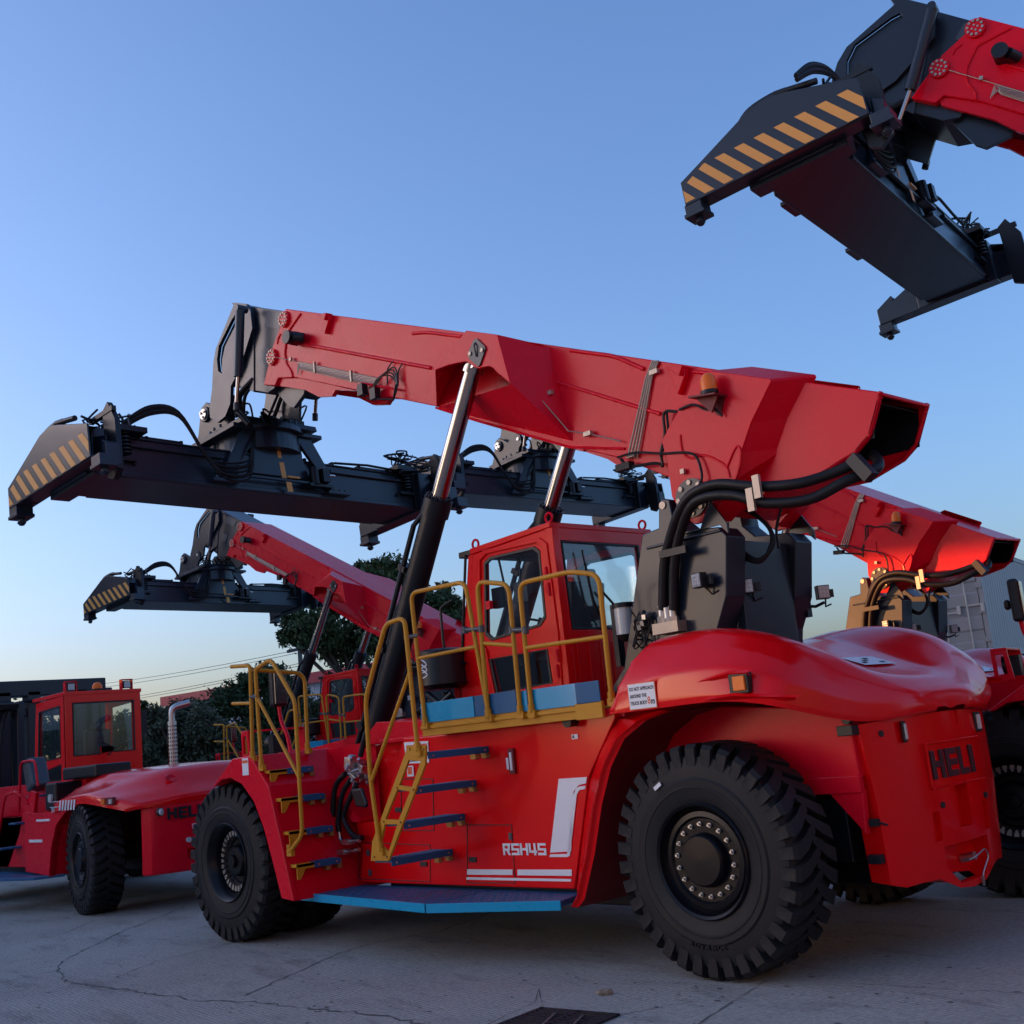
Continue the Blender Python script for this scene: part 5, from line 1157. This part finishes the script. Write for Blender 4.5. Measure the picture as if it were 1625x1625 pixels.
    s = MB(); s.obox((-14.6, 1.92, 1.95), (.5, .5, .5)); s.obox((-14.38, 1.92, 2.35), (.14, .46, .6)); s.obox((-14.34, 1.92, 2.68), (.1, .26, .14)); P_(s, 'operator_seat', FAB, cab, bevel=.05, seg=3)
    s = MB(); s.box(-15.5, -15.2, 1.5, 2.3, 1.6, 2.2); s.tube([(-15.1, 1.7, 2.4), (-15.05, 1.92, 2.5), (-15.1, 2.14, 2.4)], .014, smooth=4); s.box(-15.2, -14.1, y0+.07, y1-.07, 3.18, 3.2); P_(s, 'dashboard', TRIM, cab)
    s = MB(); s.tube([(-13.95, 1.92, 2.2), (-13.94, 2.05, 2.3), (-13.94, 1.80, 2.42)], .014); P_(s, 'rear_wiper', BLK, cab)
    for y in (y0+.12, y1-.22):
        s = MB(); s.box(-14.1, -14.0, y-.10, y-.085, 3.29, 3.46, 0); s.box(-14.1, -14.0, y+.085, y+.10, 3.29, 3.46, 0); s.box(-14.1, -14.0, y-.10, y+.10, 3.45, 3.465, 0); s.obox((-14.05, y, 3.37), (.08, .13, .12), None, 1); s.obox((-14.005, y, 3.37), (.01, .11, .10), None, 2); P_(s, 'work_light', [REDM, BLK, LEDM], cab)
    s = MB(); s.cyl((-14.15, 1.85, 3.29), (-14.15, 1.85, 3.33), .09, m=1); s.lathe([(.085, 0), (.085, .05), (.05, .10), (0, .115)], (-14.15, 1.85, 3.33), (0, 0, 1), 20, 0); P_(s, 'beacon', [AMB, BLK], cab, smooth=50)
    s = MB(); s.obox((-14.3, y1+.16, 2.72), (.07, .18, .40)); s.tube([(-14.5, y1, 2.9), (-14.35, y1+.14, 2.9)], .015); P_(s, 'wing_mirror', BLK, cab, bevel=.03)
    # exhaust stack
    s = MB(); q = at(274, 1180, 'X', -12.6); y = q.y
    s.cyl((-12.6, y, 1.85), (-12.6, y, 2.62), .075, n=24); s.tube(fillet([(-12.6, y, 2.6), (-12.6, y, 2.84), (-12.45, y+.26, 2.90)], .14, 8), .055, 16)
    ex = P_(s, 'exhaust_stack', STEEL, smooth=50)
    s = MB()
    for i in range(11):
        for j in range(14): a = 2*pi*j/14; s.obox((-12.6+.0755*cos(a), y+.0755*sin(a), 1.92+.062*i), (.008, .014, .030), Matrix.Rotation(a, 3, 'Z'))
    P_(s, 'heat_shield_hole', INK, ex)
    # mast
    s = MB()
    for y in (1.42, 1.98, 2.9, 3.4): s.box(-17.6, -17.30, y-.13, y+.13, .3, 3.6)
    for y in (1.66, 3.1): s.box(-17.45, -17.15, y-.07, y+.07, .3, 3.4)
    s.box(-17.7, -17.3, 1.2, 3.4, 3.50, 3.80); s.box(-17.6, -17.35, 1.4, 3.3, 3.12, 3.26); s.box(-17.6, -17.35, 1.4, 3.3, 1.6, 1.72)
    ms = P_(s, 'mast', NAVY, bevel=.02)
    s = MB(); s.cyl((-17.3, .95, .4), (-17.3, .95, 2.6), .07, m=0); s.cyl((-17.3, .95, 2.6), (-17.3, .95, 3.5), .045, m=1); s.cyl((-17.3, 2.55, .4), (-17.3, 2.55, 2.6), .07, m=0); s.cyl((-17.3, 2.55, 2.6), (-17.3, 2.55, 3.5), .045, m=1); P_(s, 'lift_cylinder', [BLK, CHR], ms, smooth=40)
    s = MB(); s.tube([(-17.25, 1.3, 1.2), (-17.2, 1.3, 2.6), (-17.2, 1.5, 3.3), (-17.2, 2.2, 3.3), (-17.2, 2.3, 2.2)], .03, smooth=5); s.tube([(-16.9, .6, 3.4), (-17.1, .8, 3.2), (-17.0, 1.5, 3.25)], .03, smooth=5); s.obox((-16.9, 1.0, 3.33), (.5, .9, .08), Matrix.Rotation(.2, 3, 'Y')); P_(s, 'mast_hose', HOSE, ms)
    s = MB(); s.obox((-13.7, .62, 1.98), (.3, .3, .5), Matrix.Rotation(-.4, 3, 'Y')); P_(s, 'fuel_cover', GRY, bevel=.06, seg=3)
    s = MB(); s.cyl((-11.05, .3, .78), (-11.05, m_(.3), .78), .14, n=14); s.box(-12.0, -9.8, 1.0, 2.5, .5, 1.3); s.box(-17, -12, .9, 2.6, .4, .7); P_(s, 'underframe', BLK)
    wheel(root, (-11.05, .16, .74), 0, 'A', scale=.92, steer=-.15); wheel(root, (-11.05, m_(.12), .74), 1, 'A', scale=.92)
    wheel(root, (-15.9, -.1, .74), 0, 'B', scale=.92); wheel(root, (-15.9, m_(-.1), .74), 1, 'B', scale=.92)
    OFF = Vector((0, 0, 0))
    return root
split_all(build_forklift())
# ================================================================ GROUND
def ground():
    s = MB(); s.quad((-260, -120, 0), (160, -120, 0), (160, 300, 0), (-260, 300, 0))
    m, N, L, b = nodemat('yard_concrete')
    tc = N.new('ShaderNodeTexCoord'); mp = N.new('ShaderNodeMapping'); mp.inputs['Rotation'].default_value[2] = .12; L.new(tc.outputs['Object'], mp.inputs['Vector'])
    def noise(sc_, det, rough=.6, vec=None, sx=(1, 1, 1)):
        mm = N.new('ShaderNodeMapping'); mm.inputs['Scale'].default_value = sx; L.new(mp.outputs[0], mm.inputs[0])
        n = N.new('ShaderNodeTexNoise'); n.inputs['Scale'].default_value = sc_; n.inputs['Detail'].default_value = det; n.inputs['Roughness'].default_value = rough; L.new(mm.outputs[0], n.inputs['Vector']); return n.outputs['Fac']
    def ramp(v, a, b_, c0, c1):
        r = N.new('ShaderNodeValToRGB'); r.color_ramp.elements[0].position = a; r.color_ramp.elements[1].position = b_; r.color_ramp.elements[0].color = c0+(1,); r.color_ramp.elements[1].color = c1+(1,); L.new(v, r.inputs[0]); return r.outputs[0]
    def mix(f, a, b_, t='MIX'):
        x = N.new('ShaderNodeMix'); x.data_type = 'RGBA'; x.blend_type = t
        if isinstance(f, float): x.inputs['Factor'].default_value = f
        else: L.new(f, x.inputs['Factor'])
        L.new(a, x.inputs['A']); L.new(b_, x.inputs['B']); return x.outputs['Result']
    base = ramp(noise(.55, 8, .65), .3, .72, (.42, .385, .33), (.56, .52, .45))
    fine = ramp(noise(26, 8, .75), .25, .8, (.48, .48, .48), (1.22, 1.22, 1.22))
    grain = ramp(noise(140, 3, .8), .25, .75, (.68, .68, .68), (1.2, 1.2, 1.2))
    c = mix(1., base, fine, 'MULTIPLY'); c = mix(1., c, grain, 'MULTIPLY')
    stain = ramp(noise(1.3, 10, .75, sx=(.5, 1.6, 1)), .52, .68, (1, 1, 1), (.55, .54, .53))
    c = mix(1., c, stain, 'MULTIPLY')
    spots = ramp(noise(9, 2, .5), .71, .76, (1, 1, 1), (.45, .44, .43)); c = mix(1., c, spots, 'MULTIPLY')
    L.new(c, b.inputs['Base Color']); b.inputs['Roughness'].default_value = .78; b.inputs['Specular IOR Level'].default_value = .35
    w = N.new('ShaderNodeTexWave'); w.inputs['Scale'].default_value = 9; w.inputs['Distortion'].default_value = 3.5; w.inputs['Detail'].default_value = 3; w.bands_direction = 'Y'; L.new(mp.outputs[0], w.inputs['Vector'])
    add = N.new('ShaderNodeMath'); add.operation = 'MULTIPLY_ADD'; add.inputs[1].default_value = .35; L.new(w.outputs['Fac'], add.inputs[0]); L.new(noise(70, 6, .8), add.inputs[2])
    bp = N.new('ShaderNodeBump'); bp.inputs['Strength'].default_value = .55; bp.inputs['Distance'].default_value = .012; L.new(add.outputs[0], bp.inputs['Height']); L.new(bp.outputs[0], b.inputs['Normal'])
    s.build('ground', m, kind='structure')
    # joints and cracks
    m2 = mat('crack_dirt', (.12, .11, .10), .9)
    g = lambda a, b_: at(a, b_, 'Z', 0)
    s = MB(); rnd = random.Random(4)
    def crack(px_, w=.012, jit=.03, step=.07):
        p = [g(*q) for q in px_]; pts = []
        for a, b_ in zip(p, p[1:]):
            n = max(2, int((b_-a).length/step)); nn = (b_-a).normalized().cross(Vector((0, 0, 1)))
            for i in range(n): pts.append(a.lerp(b_, i/n)+nn*rnd.gauss(0, jit*.35)*(1 if i else 0))
        pts.append(p[-1]); rows = []
        for i, q in enumerate(pts):
            d = (pts[min(i+1, len(pts)-1)]-pts[max(i-1, 0)]).normalized().cross(Vector((0, 0, 1))); ww = w*rnd.uniform(.1, .75)
            rows.append([(q.x-d.x*ww, q.y-d.y*ww, .004), (q.x+d.x*ww, q.y+d.y*ww, .004)])
        s.grid(rows)
    crack([(-40, 1565), (0, 1560), (92, 1540)], .010); crack([(92, 1540), (100, 1525), (190, 1480), (298, 1438)], .018, .05); crack([(92, 1540), (98, 1555), (160, 1566), (230, 1575), (310, 1588), (390, 1590), (600, 1612), (700, 1630)], .018, .05)
    crack([(390, 1580), (540, 1512), (600, 1495), (700, 1478), (800, 1440)], .016, .03); crack([(185, 1552), (250, 1525), (370, 1497)], .010, .04); crack([(230, 1490), (370, 1498), (540, 1512), (640, 1516)], .006, .03)
    crack([(0, 1505), (100, 1482), (150, 1460)], .010); crack([(1105, 1628), (1160, 1592), (1215, 1557)], .010, .01); crack([(770, 1628), (850, 1590), (855, 1570), (862, 1602)], .006, .01); crack([(980, 1612), (1040, 1600), (1100, 1590)], .008, .02)
    crack([(1330, 1560), (1500, 1570), (1640, 1577)], .006, .02); crack([(0, 1530), (60, 1520), (120, 1510), (170, 1500)], .006, .05); crack([(600, 1480), (640, 1470), (690, 1455)], .008, .02); crack([(-20, 1580), (40, 1572)], .006)
    for k in range(220):
        q = g(rnd.uniform(-20, 1600), rnd.uniform(1470, 1640)); r = rnd.uniform(.004, .018)
        s.add([(q.x+r*cos(a)*rnd.uniform(.5, 2), q.y+r*sin(a)*rnd.uniform(.5, 1.2), .004) for a in [2*pi*i/7 for i in range(7)]], [tuple(range(7))])
    s.build('pavement_crack', m2, kind='structure')
ground()
def drain():
    A = at(862, 1602, 'Z', 0); B = at(980, 1612, 'Z', 0); ux = (B-A).normalized(); uy = Vector((ux.y, -ux.x, 0)); L_ = (B-A).length
    root = empty('drain_grate', A+ux*L_/2+uy*.2); tag(root, 'dark slotted iron drain grate set flush in the concrete at the bottom edge', 'drain grate')
    Mx = Matrix(((ux.x, uy.x, 0, A.x), (ux.y, uy.y, 0, A.y), (0, 0, 1, 0), (0, 0, 0, 1)))
    iron = mat('cast_iron', (.02, .021, .025), .6, metal=.3, var=.3)
    s = MB(); s.box(-.02, L_+.02, 0, .62, .004, .008, 1); s.box(-.02, L_+.02, 0, .025, .004, .016, 0); s.box(-.02, .01, 0, .62, .004, .016, 0); s.box(L_-.01, L_+.02, 0, .62, .004, .016, 0); s.box(L_/2-.015, L_/2+.015, 0, .62, .004, .016, 0)
    for k in range(12): s.box(0, L_, .05+.05*k, .075+.05*k, .006, .015, 0)
    s.xf(Mx); o = s.build('grate', [iron, INK], root); o.location = -root.location
    s = MB()
    for x0 in (.20, .42):
        p = [Vector((x0+.02*k, .12+.05*k, .018+.004*(k % 2))) for k in range(7)]; s.tube(p, .006, 6)
    s.xf(Mx); o = s.build('tie_wire', PALE, root); o.location = -root.location
drain()
s = MB(); c = at(960, 1574, 'Z', .02); rnd = random.Random(9)
bm_ = bmesh.new(); bmesh.ops.create_icosphere(bm_, subdivisions=3, radius=1)
for v in bm_.verts: v.co *= 1+.22*math.sin(7*v.co.x+3)*cos(5*v.co.y)+.1*rnd.random(); v.co = Vector((v.co.x*.055, v.co.y*.026, v.co.z*.022))
me = bpy.data.meshes.new('stone'); bm_.to_mesh(me); bm_.free(); me.materials.append(mat('clay_lump', (.28, .22, .16), .9, var=.3, scale=30)); st = bpy.data.objects.new('stone', me); COL.objects.link(st); st.location = (c.x, c.y, .018); st.rotation_euler = (0, .1, .9)
tag(st, 'small brown stone lying on the concrete above the drain grate', 'stone')
# ================================================================ BACKGROUND
def corr(s, p0, ux, L_, z0, z1, pitch, depth, nrm, m=0, trap=.25):
    """corrugated sheet wall"""
    ux = Vector(ux); nrm = Vector(nrm); n = int(L_/pitch); row0 = []; row1 = []
    for i in range(n):
        for t, d in ((0, 0), (trap, 0), (.5, depth), (.5+trap, depth)):
            q = Vector(p0)+ux*(i+t)*pitch+nrm*d; row0.append((q.x, q.y, z0)); row1.append((q.x, q.y, z1))
    s.grid([row0, row1], m)
def container(name, base, yaw, tilt, col, label, doors=1):
    root = empty(name, base, yaw); tag(root, label, 'container', 'stacked shipping containers')
    W, H, L_ = 2.44, 2.59, 6.06
    rod = mat('galvanised_rod', (.55, .54, .50), .4, metal=.7)
    cm = mat('container_'+name+str(tilt), col, .55, var=.08, scale=2, dirt=.25); cm2 = mat('container_side', tuple(c*1.0 for c in col), .5, var=.08, dirt=.15)
    s = MB(); s.box(-W, 0, .05, L_, .12, .16); s.box(-W, 0, .05, L_, H-.05, H-.02)
    for x in (-W, -.11):
        for y in (0, L_-.12): s.box(x, x+.11, y, y+.12, 0, H)
    for z in (0, H-.13): s.box(-W, 0, -.0, .10, z, z+.13); s.box(-W, 0, L_-.1, L_, z, z+.13); s.box(-.08, 0, 0, L_, z+.01, z+.12); s.box(-W, -W+.08, 0, L_, z+.01, z+.12)
    s.build('frame', cm, root, bevel=.006)
    s = MB(); corr(s, (-.045, .12, 0), (0, 1, 0), L_-.24, .13, H-.13, .27, .036, (1, 0, 0)); s.build('side_wall', cm2, root)
    s = MB(); corr(s, (-W+.045, .12, 0), (0, 1, 0), L_-.24, .13, H-.13, .27, .036, (-1, 0, 0)); s.build('side_wall', cm2, root)
    s = MB(); s.box(-W+.1, -.1, L_-.06, L_-.03, .13, H-.13); s.build('end_wall', cm, root)
    for k in (0, 1):
        x0 = -W+.12+k*1.11; s = MB(); s.box(x0, x0+1.09, .045, .06, .15, H-.15); pr = [(.045, .15), (.012, .15)]
        for j in range(4): pr += [(.012, .30+.56*j), (.040, .34+.56*j), (.040, .56+.56*j), (.012, .60+.56*j)]
        s.prism(pr+[(.012, H-.15), (.045, H-.15)], x0+.01, x0+1.08, 'X')
        d = s.build('door', cm, root, bevel=.01)
        for xx in (x0+.27, x0+.80):
            s = MB(); s.cyl((xx, -.03, .03), (xx, -.03, H-.03), .018, n=10)
            for z in (.12, H-.14): s.box(xx-.04, xx+.04, -.05, .02, z-.03, z+.03)
            s.box(xx-.02, xx+.38, -.055, -.035, 1.02+.12*(xx > x0+.5), 1.05+.12*(xx > x0+.5)); s.box(xx+.3, xx+.38, -.06, .02, .98, 1.18)
            s.build('lock_rod', rod, d)
        s = MB()
        for z in (.35, 1.0, 1.6, 2.2): s.box((x0-.12 if k == 0 else x0+1.05), (x0+.04 if k == 0 else x0+1.2), -.03, .02, z-.06, z+.06)
        s.build('door_hinge', cm, d)
    return root
CB0 = at(1578, 1037, 'Z', 2.62)
container('shipping_container', (CB0.x, CB0.y, 0), .23, 0, (.30, .29, .27), 'lower grey shipping container, hidden up to its top rail behind the raised machine at right')
container('shipping_container', (CB0.x, CB0.y, 2.62), .23, 1, (.36, .34, .31), 'upper grey shipping container with lock rods, stacked behind the boom tail at right')
def vpos(px_, py_, d):
    v = ray(px_, py_); v = v/math.hypot(v.x, v.y); return CPOS+v*d
def warehouse():
    A = vpos(262, 1118, 75); zt = A.z; B = vpos(660, 1055, 60); 
    A2 = Vector((A.x, A.y, 0)); B2 = Vector((B.x, B.y, 0)); ux = (B2-A2).normalized(); nn = Vector((ux.y, -ux.x, 0)); L_ = (B2-A2).length-1
    root = empty('warehouse', A2); tag(root, 'long white corrugated warehouse with red roof trim beyond the trees at left', 'warehouse')
    ws = mat('white_cladding', (.60, .60, .62), .6, var=.05); rt = mat('red_trim', (.40, .03, .06), .5)
    zl, zr = A.z, A.z+(B.z-A.z)*L_/((B2-A2).length)
    s = MB(); n = 160; r0 = []; r1 = []
    for i in range(n+1):
        q = ux*(L_*i/n)-nn*(.06*(i % 2)); z = zl+(zr-zl)*i/n; r0.append((q.x, q.y, 0)); r1.append((q.x, q.y, z))
    s.grid([r0, r1]); q = ux*L_; s.quad((0, 0, 0), (0, 0, zl), tuple(Vector((0, 0, zl))-nn*30), tuple(-nn*30)); s.build('wall', ws, root)
    s = MB(); q = ux*L_
    def bandp(z0, z1, o0, o1): 
        a = [Vector((0, 0, zl+z0))+nn*o1, q+Vector((0, 0, zr+z0))+nn*o1, q+Vector((0, 0, zr+z1))+nn*o1, Vector((0, 0, zl+z1))+nn*o1]; b_ = [v-nn*(o1-o0) for v in a]; s.add(a+b_, [(0,1,2,3), (4,5,6,7), (0,1,5,4), (3,2,6,7), (0,3,7,4), (1,2,6,5)])
    bandp(-.12, .45, .05, .35); s.build('roof_trim', rt, root)
warehouse()
def pole():
    p = vpos(478, 1068, 48); top = vpos(477, 1028, 48); root = empty('utility_pole', (p.x, p.y, 0)); tag(root, 'thin utility pole with crossarm rising between the trees at left', 'utility pole')
    s = MB(); s.cyl((0, 0, 0), (0, 0, top.z+.2), .14, .09, 12); s.build('post', mat('weathered_pole', (.12, .11, .10), .8), root, smooth=40)
    s = MB(); s.box(-.9, .9, -.05, .05, top.z-.1, top.z+.02); s.tube([(.0, 0, top.z-1.8), (-1.2, -1.2, top.z-.9), (-2.0, -1.6, top.z-.8)], .05); s.build('crossarm', GRY, root)
    for k, (a, b_) in enumerate((((235, 1072), (478, 1030)), ((235, 1078), (478, 1035)), ((225, 1097), (478, 1052)), ((225, 1101), (478, 1056)))):
        A = vpos(a[0]-230, a[1]+12+(14 if k < 2 else 22), 90); B = vpos(*b_, 48); s = MB(); pts = [A.lerp(B, t/12)+Vector((0, 0, -.35*4*(t/12)*(1-t/12))) for t in range(13)]; s.tube(pts, .012, 5); o = s.build('overhead_wire', BLK); tag(o, 'thin overhead wire sagging from the utility pole towards the left', 'overhead wire', 'overhead wires')
pole()
def leafmat(name, col, var=.35):
    m, N, L, b = nodemat(name)
    oi = N.new('ShaderNodeTexCoord'); n = N.new('ShaderNodeTexNoise'); n.inputs['Scale'].default_value = 1.6; n.inputs['Detail'].default_value = 9; n.inputs['Roughness'].default_value = .75; L.new(oi.outputs['Object'], n.inputs['Vector'])
    r = N.new('ShaderNodeValToRGB'); r.color_ramp.elements[0].position = .32; r.color_ramp.elements[1].position = .68
    r.color_ramp.elements[0].color = tuple(c*(1-var) for c in col)+(1,); r.color_ramp.elements[1].color = tuple(c*(1+var) for c in col)+(1,)
    L.new(n.outputs['Fac'], r.inputs[0]); L.new(r.outputs[0], b.inputs['Base Color']); b.inputs['Roughness'].default_value = .6; b.inputs['Specular IOR Level'].default_value = .3
    return m
LEAF = [leafmat('foliage_dark', (.042, .066, .022), .55), leafmat('foliage_mid', (.058, .085, .030), .55), leafmat('foliage_grey', (.085, .10, .062), .5)]
BARK = mat('bark', (.07, .055, .04), .9, var=.3)
def tree(name, base, H, blobs, lm, n, size, label, seed, group, trunk_h=.5, tr=.18, spread=1.):
    rnd = random.Random(seed); root = empty(name, base); tag(root, label, 'shrub' if 'shrub' in name else 'tree', group)
    s = MB(); tips = []
    p = Vector((0, 0, 0)); pts = [p]; 
    for k in range(6): pts.append(Vector((rnd.uniform(-.15, .15)*k*.3, rnd.uniform(-.15, .15)*k*.3, H*trunk_h*(k+1)/6)))
    for a, b_, k in zip(pts, pts[1:], range(6)): s.cyl(a, b_, tr*(1-.1*k), tr*(1-.1*(k+1)), 10)
    for (x, y, z, r) in blobs:
        c_ = Vector((x, y, z)); a = pts[rnd.choice((3, 4, 5, 6))]; mid = a.lerp(c_, .5)+Vector((rnd.uniform(-.3, .3), rnd.uniform(-.3, .3), -.1)); s.tube([a, mid, c_], tr*.28, 6, smooth=3)
        for k in range(4):
            e = c_+Vector((rnd.gauss(0, 1), rnd.gauss(0, 1), rnd.gauss(0, .7))).normalized()*r*.8; s.tube([c_, e], tr*.1, 5)
    s.build('trunk', BARK, root, smooth=50)
    # leaf clusters
    vs = []; fs = []; tot = sum(b_[3]**2 for b_ in blobs)
    for (x, y, z, r) in blobs:
        k = int(n*r*r/tot); cl = max(6, int(k/26))
        cents = []
        for i in range(cl):
            d = Vector((rnd.gauss(0, 1), rnd.gauss(0, 1), rnd.gauss(0, 1))).normalized()*r*(rnd.random()**.35)*rnd.uniform(.75, 1.12)*spread; d.z *= .8; cents.append(Vector((x, y, z))+d)
        for i in range(k):
            c_ = rnd.choice(cents)+Vector((rnd.gauss(0, 1), rnd.gauss(0, 1), rnd.gauss(0, .8)))*r*.17
            u = Vector((rnd.gauss(0, 1), rnd.gauss(0, 1), rnd.gauss(0, 1))).normalized(); w = u.cross(Vector((rnd.gauss(0, 1), rnd.gauss(0, 1), rnd.gauss(0, 1)))).normalized()
            a = size*rnd.uniform(.6, 1.3); o = len(vs); vs += [c_-u*a, c_+w*a*.42, c_+u*a, c_-w*a*.42]; fs.append((o, o+1, o+2, o+3))
    me = bpy.data.meshes.new('crown'); me.from_pydata([tuple(v) for v in vs], [], fs); me.materials.append(lm); o = bpy.data.objects.new('crown', me); COL.objects.link(o); o.parent = root
    return root
def tree_px(name, d, trunkpx, blobs_px, lm, n, size, label, seed, group, **k):
    """blobs given by their direction as surveyed (px, py, radius px) at distance d from the camera"""
    b0 = vpos(trunkpx, 1200, d); base = Vector((b0.x, b0.y, 0)); rnd = random.Random(seed+50); bl = []
    for (x, y, r) in blobs_px:
        q = vpos(x, y, d+rnd.uniform(-1, 1)*r/FPX*d*1.0); rr = r/FPX*d*1.02; bl.append((q.x-base.x, q.y-base.y, max(q.z, rr*.6), rr))
    H = max(b_[2] for b_ in bl)
    return tree(name, base, H, bl, lm, n, size, label, seed, group, **k)
TG = 'trees beyond the machines'
tree_px('broadleaf_tree', 38, 610, [(620, 912, 36), (585, 905, 22), (655, 930, 24), (560, 955, 34), (600, 970, 40), (500, 1000, 44), (545, 1020, 46), (610, 1020, 44), (470, 985, 22), (650, 990, 36), (690, 960, 30), (715, 965, 22), (670, 1030, 36), (455, 1010, 18), (520, 960, 24)], LEAF[1], 26000, .10, 'tallest leafy tree, showing above and below the second boom', 1, TG, tr=.22)
tree_px('broadleaf_tree', 42, 705, [(706, 935, 14), (712, 985, 26), (735, 1000, 24), (700, 1040, 34), (745, 1050, 26), (730, 975, 14)], LEAF[0], 8000, .11, 'smaller leafy tree between the black lift cylinder and the nearest cab', 2, TG)
tree_px('broadleaf_tree', 46, 420, [(425, 1075, 30), (395, 1090, 28), (455, 1100, 34), (365, 1115, 34), (330, 1140, 34), (415, 1140, 40), (480, 1135, 36), (470, 1180, 36), (390, 1170, 36)], LEAF[0], 18000, .10, 'rounded dark tree behind the front-left yellow handrails', 3, TG)
tree_px('broadleaf_tree', 44, 560, [(560, 1110, 40), (520, 1130, 40), (600, 1130, 40), (560, 1160, 40), (640, 1120, 40), (640, 1170, 40)], LEAF[0], 12000, .10, 'low dark tree around the second machine cab', 4, TG)
tree_px('flowering_shrub', 34, 300, [(250, 1140, 24), (285, 1135, 28), (320, 1150, 32), (345, 1175, 34), (260, 1175, 34), (300, 1190, 36), (235, 1190, 24), (370, 1195, 28), (330, 1210, 30), (240, 1215, 24), (270, 1215, 24)], LEAF[2], 22000, .075, 'broad grey-green shrub behind the chrome exhaust stack', 5, 'shrubs along the yard edge', tr=.1, trunk_h=.4)
tree_px('flowering_shrub', 36, 205, [(225, 1125, 14), (205, 1150, 26), (180, 1180, 30), (150, 1170, 30), (225, 1180, 24), (110, 1180, 30), (60, 1170, 40), (20, 1160, 40)], LEAF[0], 12000, .08, 'dark shrub seen through and beside the forklift cab', 6, 'shrubs along the yard edge', tr=.1, trunk_h=.4)
tree_px('flowering_shrub', 40, 430, [(400, 1190, 30), (440, 1200, 30), (480, 1210, 30), (530, 1200, 36), (590, 1200, 36)], LEAF[1], 10000, .08, 'low green shrub under the rounded dark tree', 7, 'shrubs along the yard edge', tr=.1, trunk_h=.4)
# unseen blocks added to keep the yard in shade, one gap for low sun
def block(name, x0, x1, y0, y1, h, col, label):
    root = empty(name, ((x0+x1)/2, (y0+y1)/2, 0)); tag(root, label, 'building'); s = MB()
    cx, cy = (x0+x1)/2, (y0+y1)/2; s.box(x0-cx, x1-cx, y0-cy, y1-cy, 0, h); s.build('wall', mat('render_'+name, col, .8), root)
    s = MB(); n = max(2, int((x1-x0)/4))
    for i in range(n): s.box(x0-cx+4*i+1, x0-cx+4*i+2.6, y1-cy, y1-cy+.06, 3, 5)
    s.build('window', GRIL, root)
    s = MB(); s.box(x0-cx-.3, x1-cx+.3, y0-cy-.3, y1-cy+.3, h, h+.4); s.build('roof', GRY, root)
SUN_EL, SUN_AZ = rad(7), Vector((-.8, -.6, 0)).normalized()
def shade_blocker():
    """low sun from the front left; added unseen blocks keep it off the yard except through one gap"""
    ux = Vector((.6, -.8, 0)); org = Vector((-.8, -.6, 0))*40; root = empty('sun_blocker', org, math.atan2(ux.y, ux.x)); tag(root, 'long unseen blocker added beyond the left edge, keeping the low sun off the yard', 'building')
    s = MB(); s.box(-50.5, -10.4, -3, 0, 0, 15.6); s.box(-8.0, 5.5, -3, 0, 0, 15.6); s.box(-10.4, -8.0, -3, 0, 0, 7.2); s.box(-10.4, -8.0, -3, 0, 9.5, 15.6)  # added boxes shaped to leave one gap, aiming sun at the rear tower
    s.box(-66, -44, -44, -32, 0, 15)  # second added block, out of view, keeping sun off the warehouse
    s.build('wall', mat('blocker_surface', (.30, .28, .26), .8), root)
    s = MB()
    for i in range(18): s.box(-50+4.4*i, -48+4.4*i, .0, .05, 2, 4) if not -13 < -49+4.4*i < -6 else None
    s.build('blocker_panel_row', GRIL, root)
shade_blocker()
def bounce_block():  # added unseen block that bounces warm sunlight back onto the machines
    root = empty('bounce_reflector', (19, -12, 0)); tag(root, 'unseen reflector block added beyond the right edge, bouncing the low sun', 'building')
    s = MB(); s.box(0, 12, -26, 24, 0, 11); s.build('wall', mat('reflector_grey', (.20, .23, .27), .8), root)
    s = MB()
    for i in range(5): s.box(-.06, 0, -22+9*i, -17+9*i, 0, 4.5)
    s.build('reflector_panel', GRY, root)
    s = MB(); s.box(-.4, 12.4, -26.4, 24.4, 11, 11.4); s.build('roof', GRY, root)
bounce_block()
# ================================================================ LIGHT
w = bpy.data.worlds.new('World'); sc.world = w; w.use_nodes = True; N = w.node_tree.nodes; L = w.node_tree.links
sky = N.new('ShaderNodeTexSky'); sky.sky_type = 'NISHITA'; sky.sun_disc = False; sky.sun_elevation = SUN_EL
sky.sun_rotation = math.atan2(SUN_AZ.x, SUN_AZ.y); sky.altitude = 50; sky.air_density = 1.0; sky.dust_density = 3.2; sky.ozone_density = 3.9
bg = N['Background']; bg.inputs['Strength'].default_value = .15
tint = N.new('ShaderNodeMix'); tint.data_type = 'RGBA'; tint.blend_type = 'MULTIPLY'; tint.inputs['Factor'].default_value = 1; tint.inputs['B'].default_value = (1.10, .92, .95, 1)
L.new(sky.outputs[0], tint.inputs['A']); L.new(tint.outputs['Result'], bg.inputs['Color'])
ld = bpy.data.lights.new('sun', 'SUN'); ld.energy = 2.2; ld.angle = rad(.5); ld.color = (1, .40, .12); lo = bpy.data.objects.new('sun', ld); COL.objects.link(lo)
d = -(SUN_AZ*cos(SUN_EL)+Vector((0, 0, sin(SUN_EL)))); lo.rotation_euler = d.to_track_quat('-Z', 'Y').to_euler()
sc.view_settings.view_transform = 'Standard'; sc.view_settings.look = 'None'; sc.view_settings.gamma = 1; sc.view_settings.exposure = 1.78
sc.render.film_transparent = False
sc.cycles.max_bounces = 8; sc.cycles.transparent_max_bounces = 16
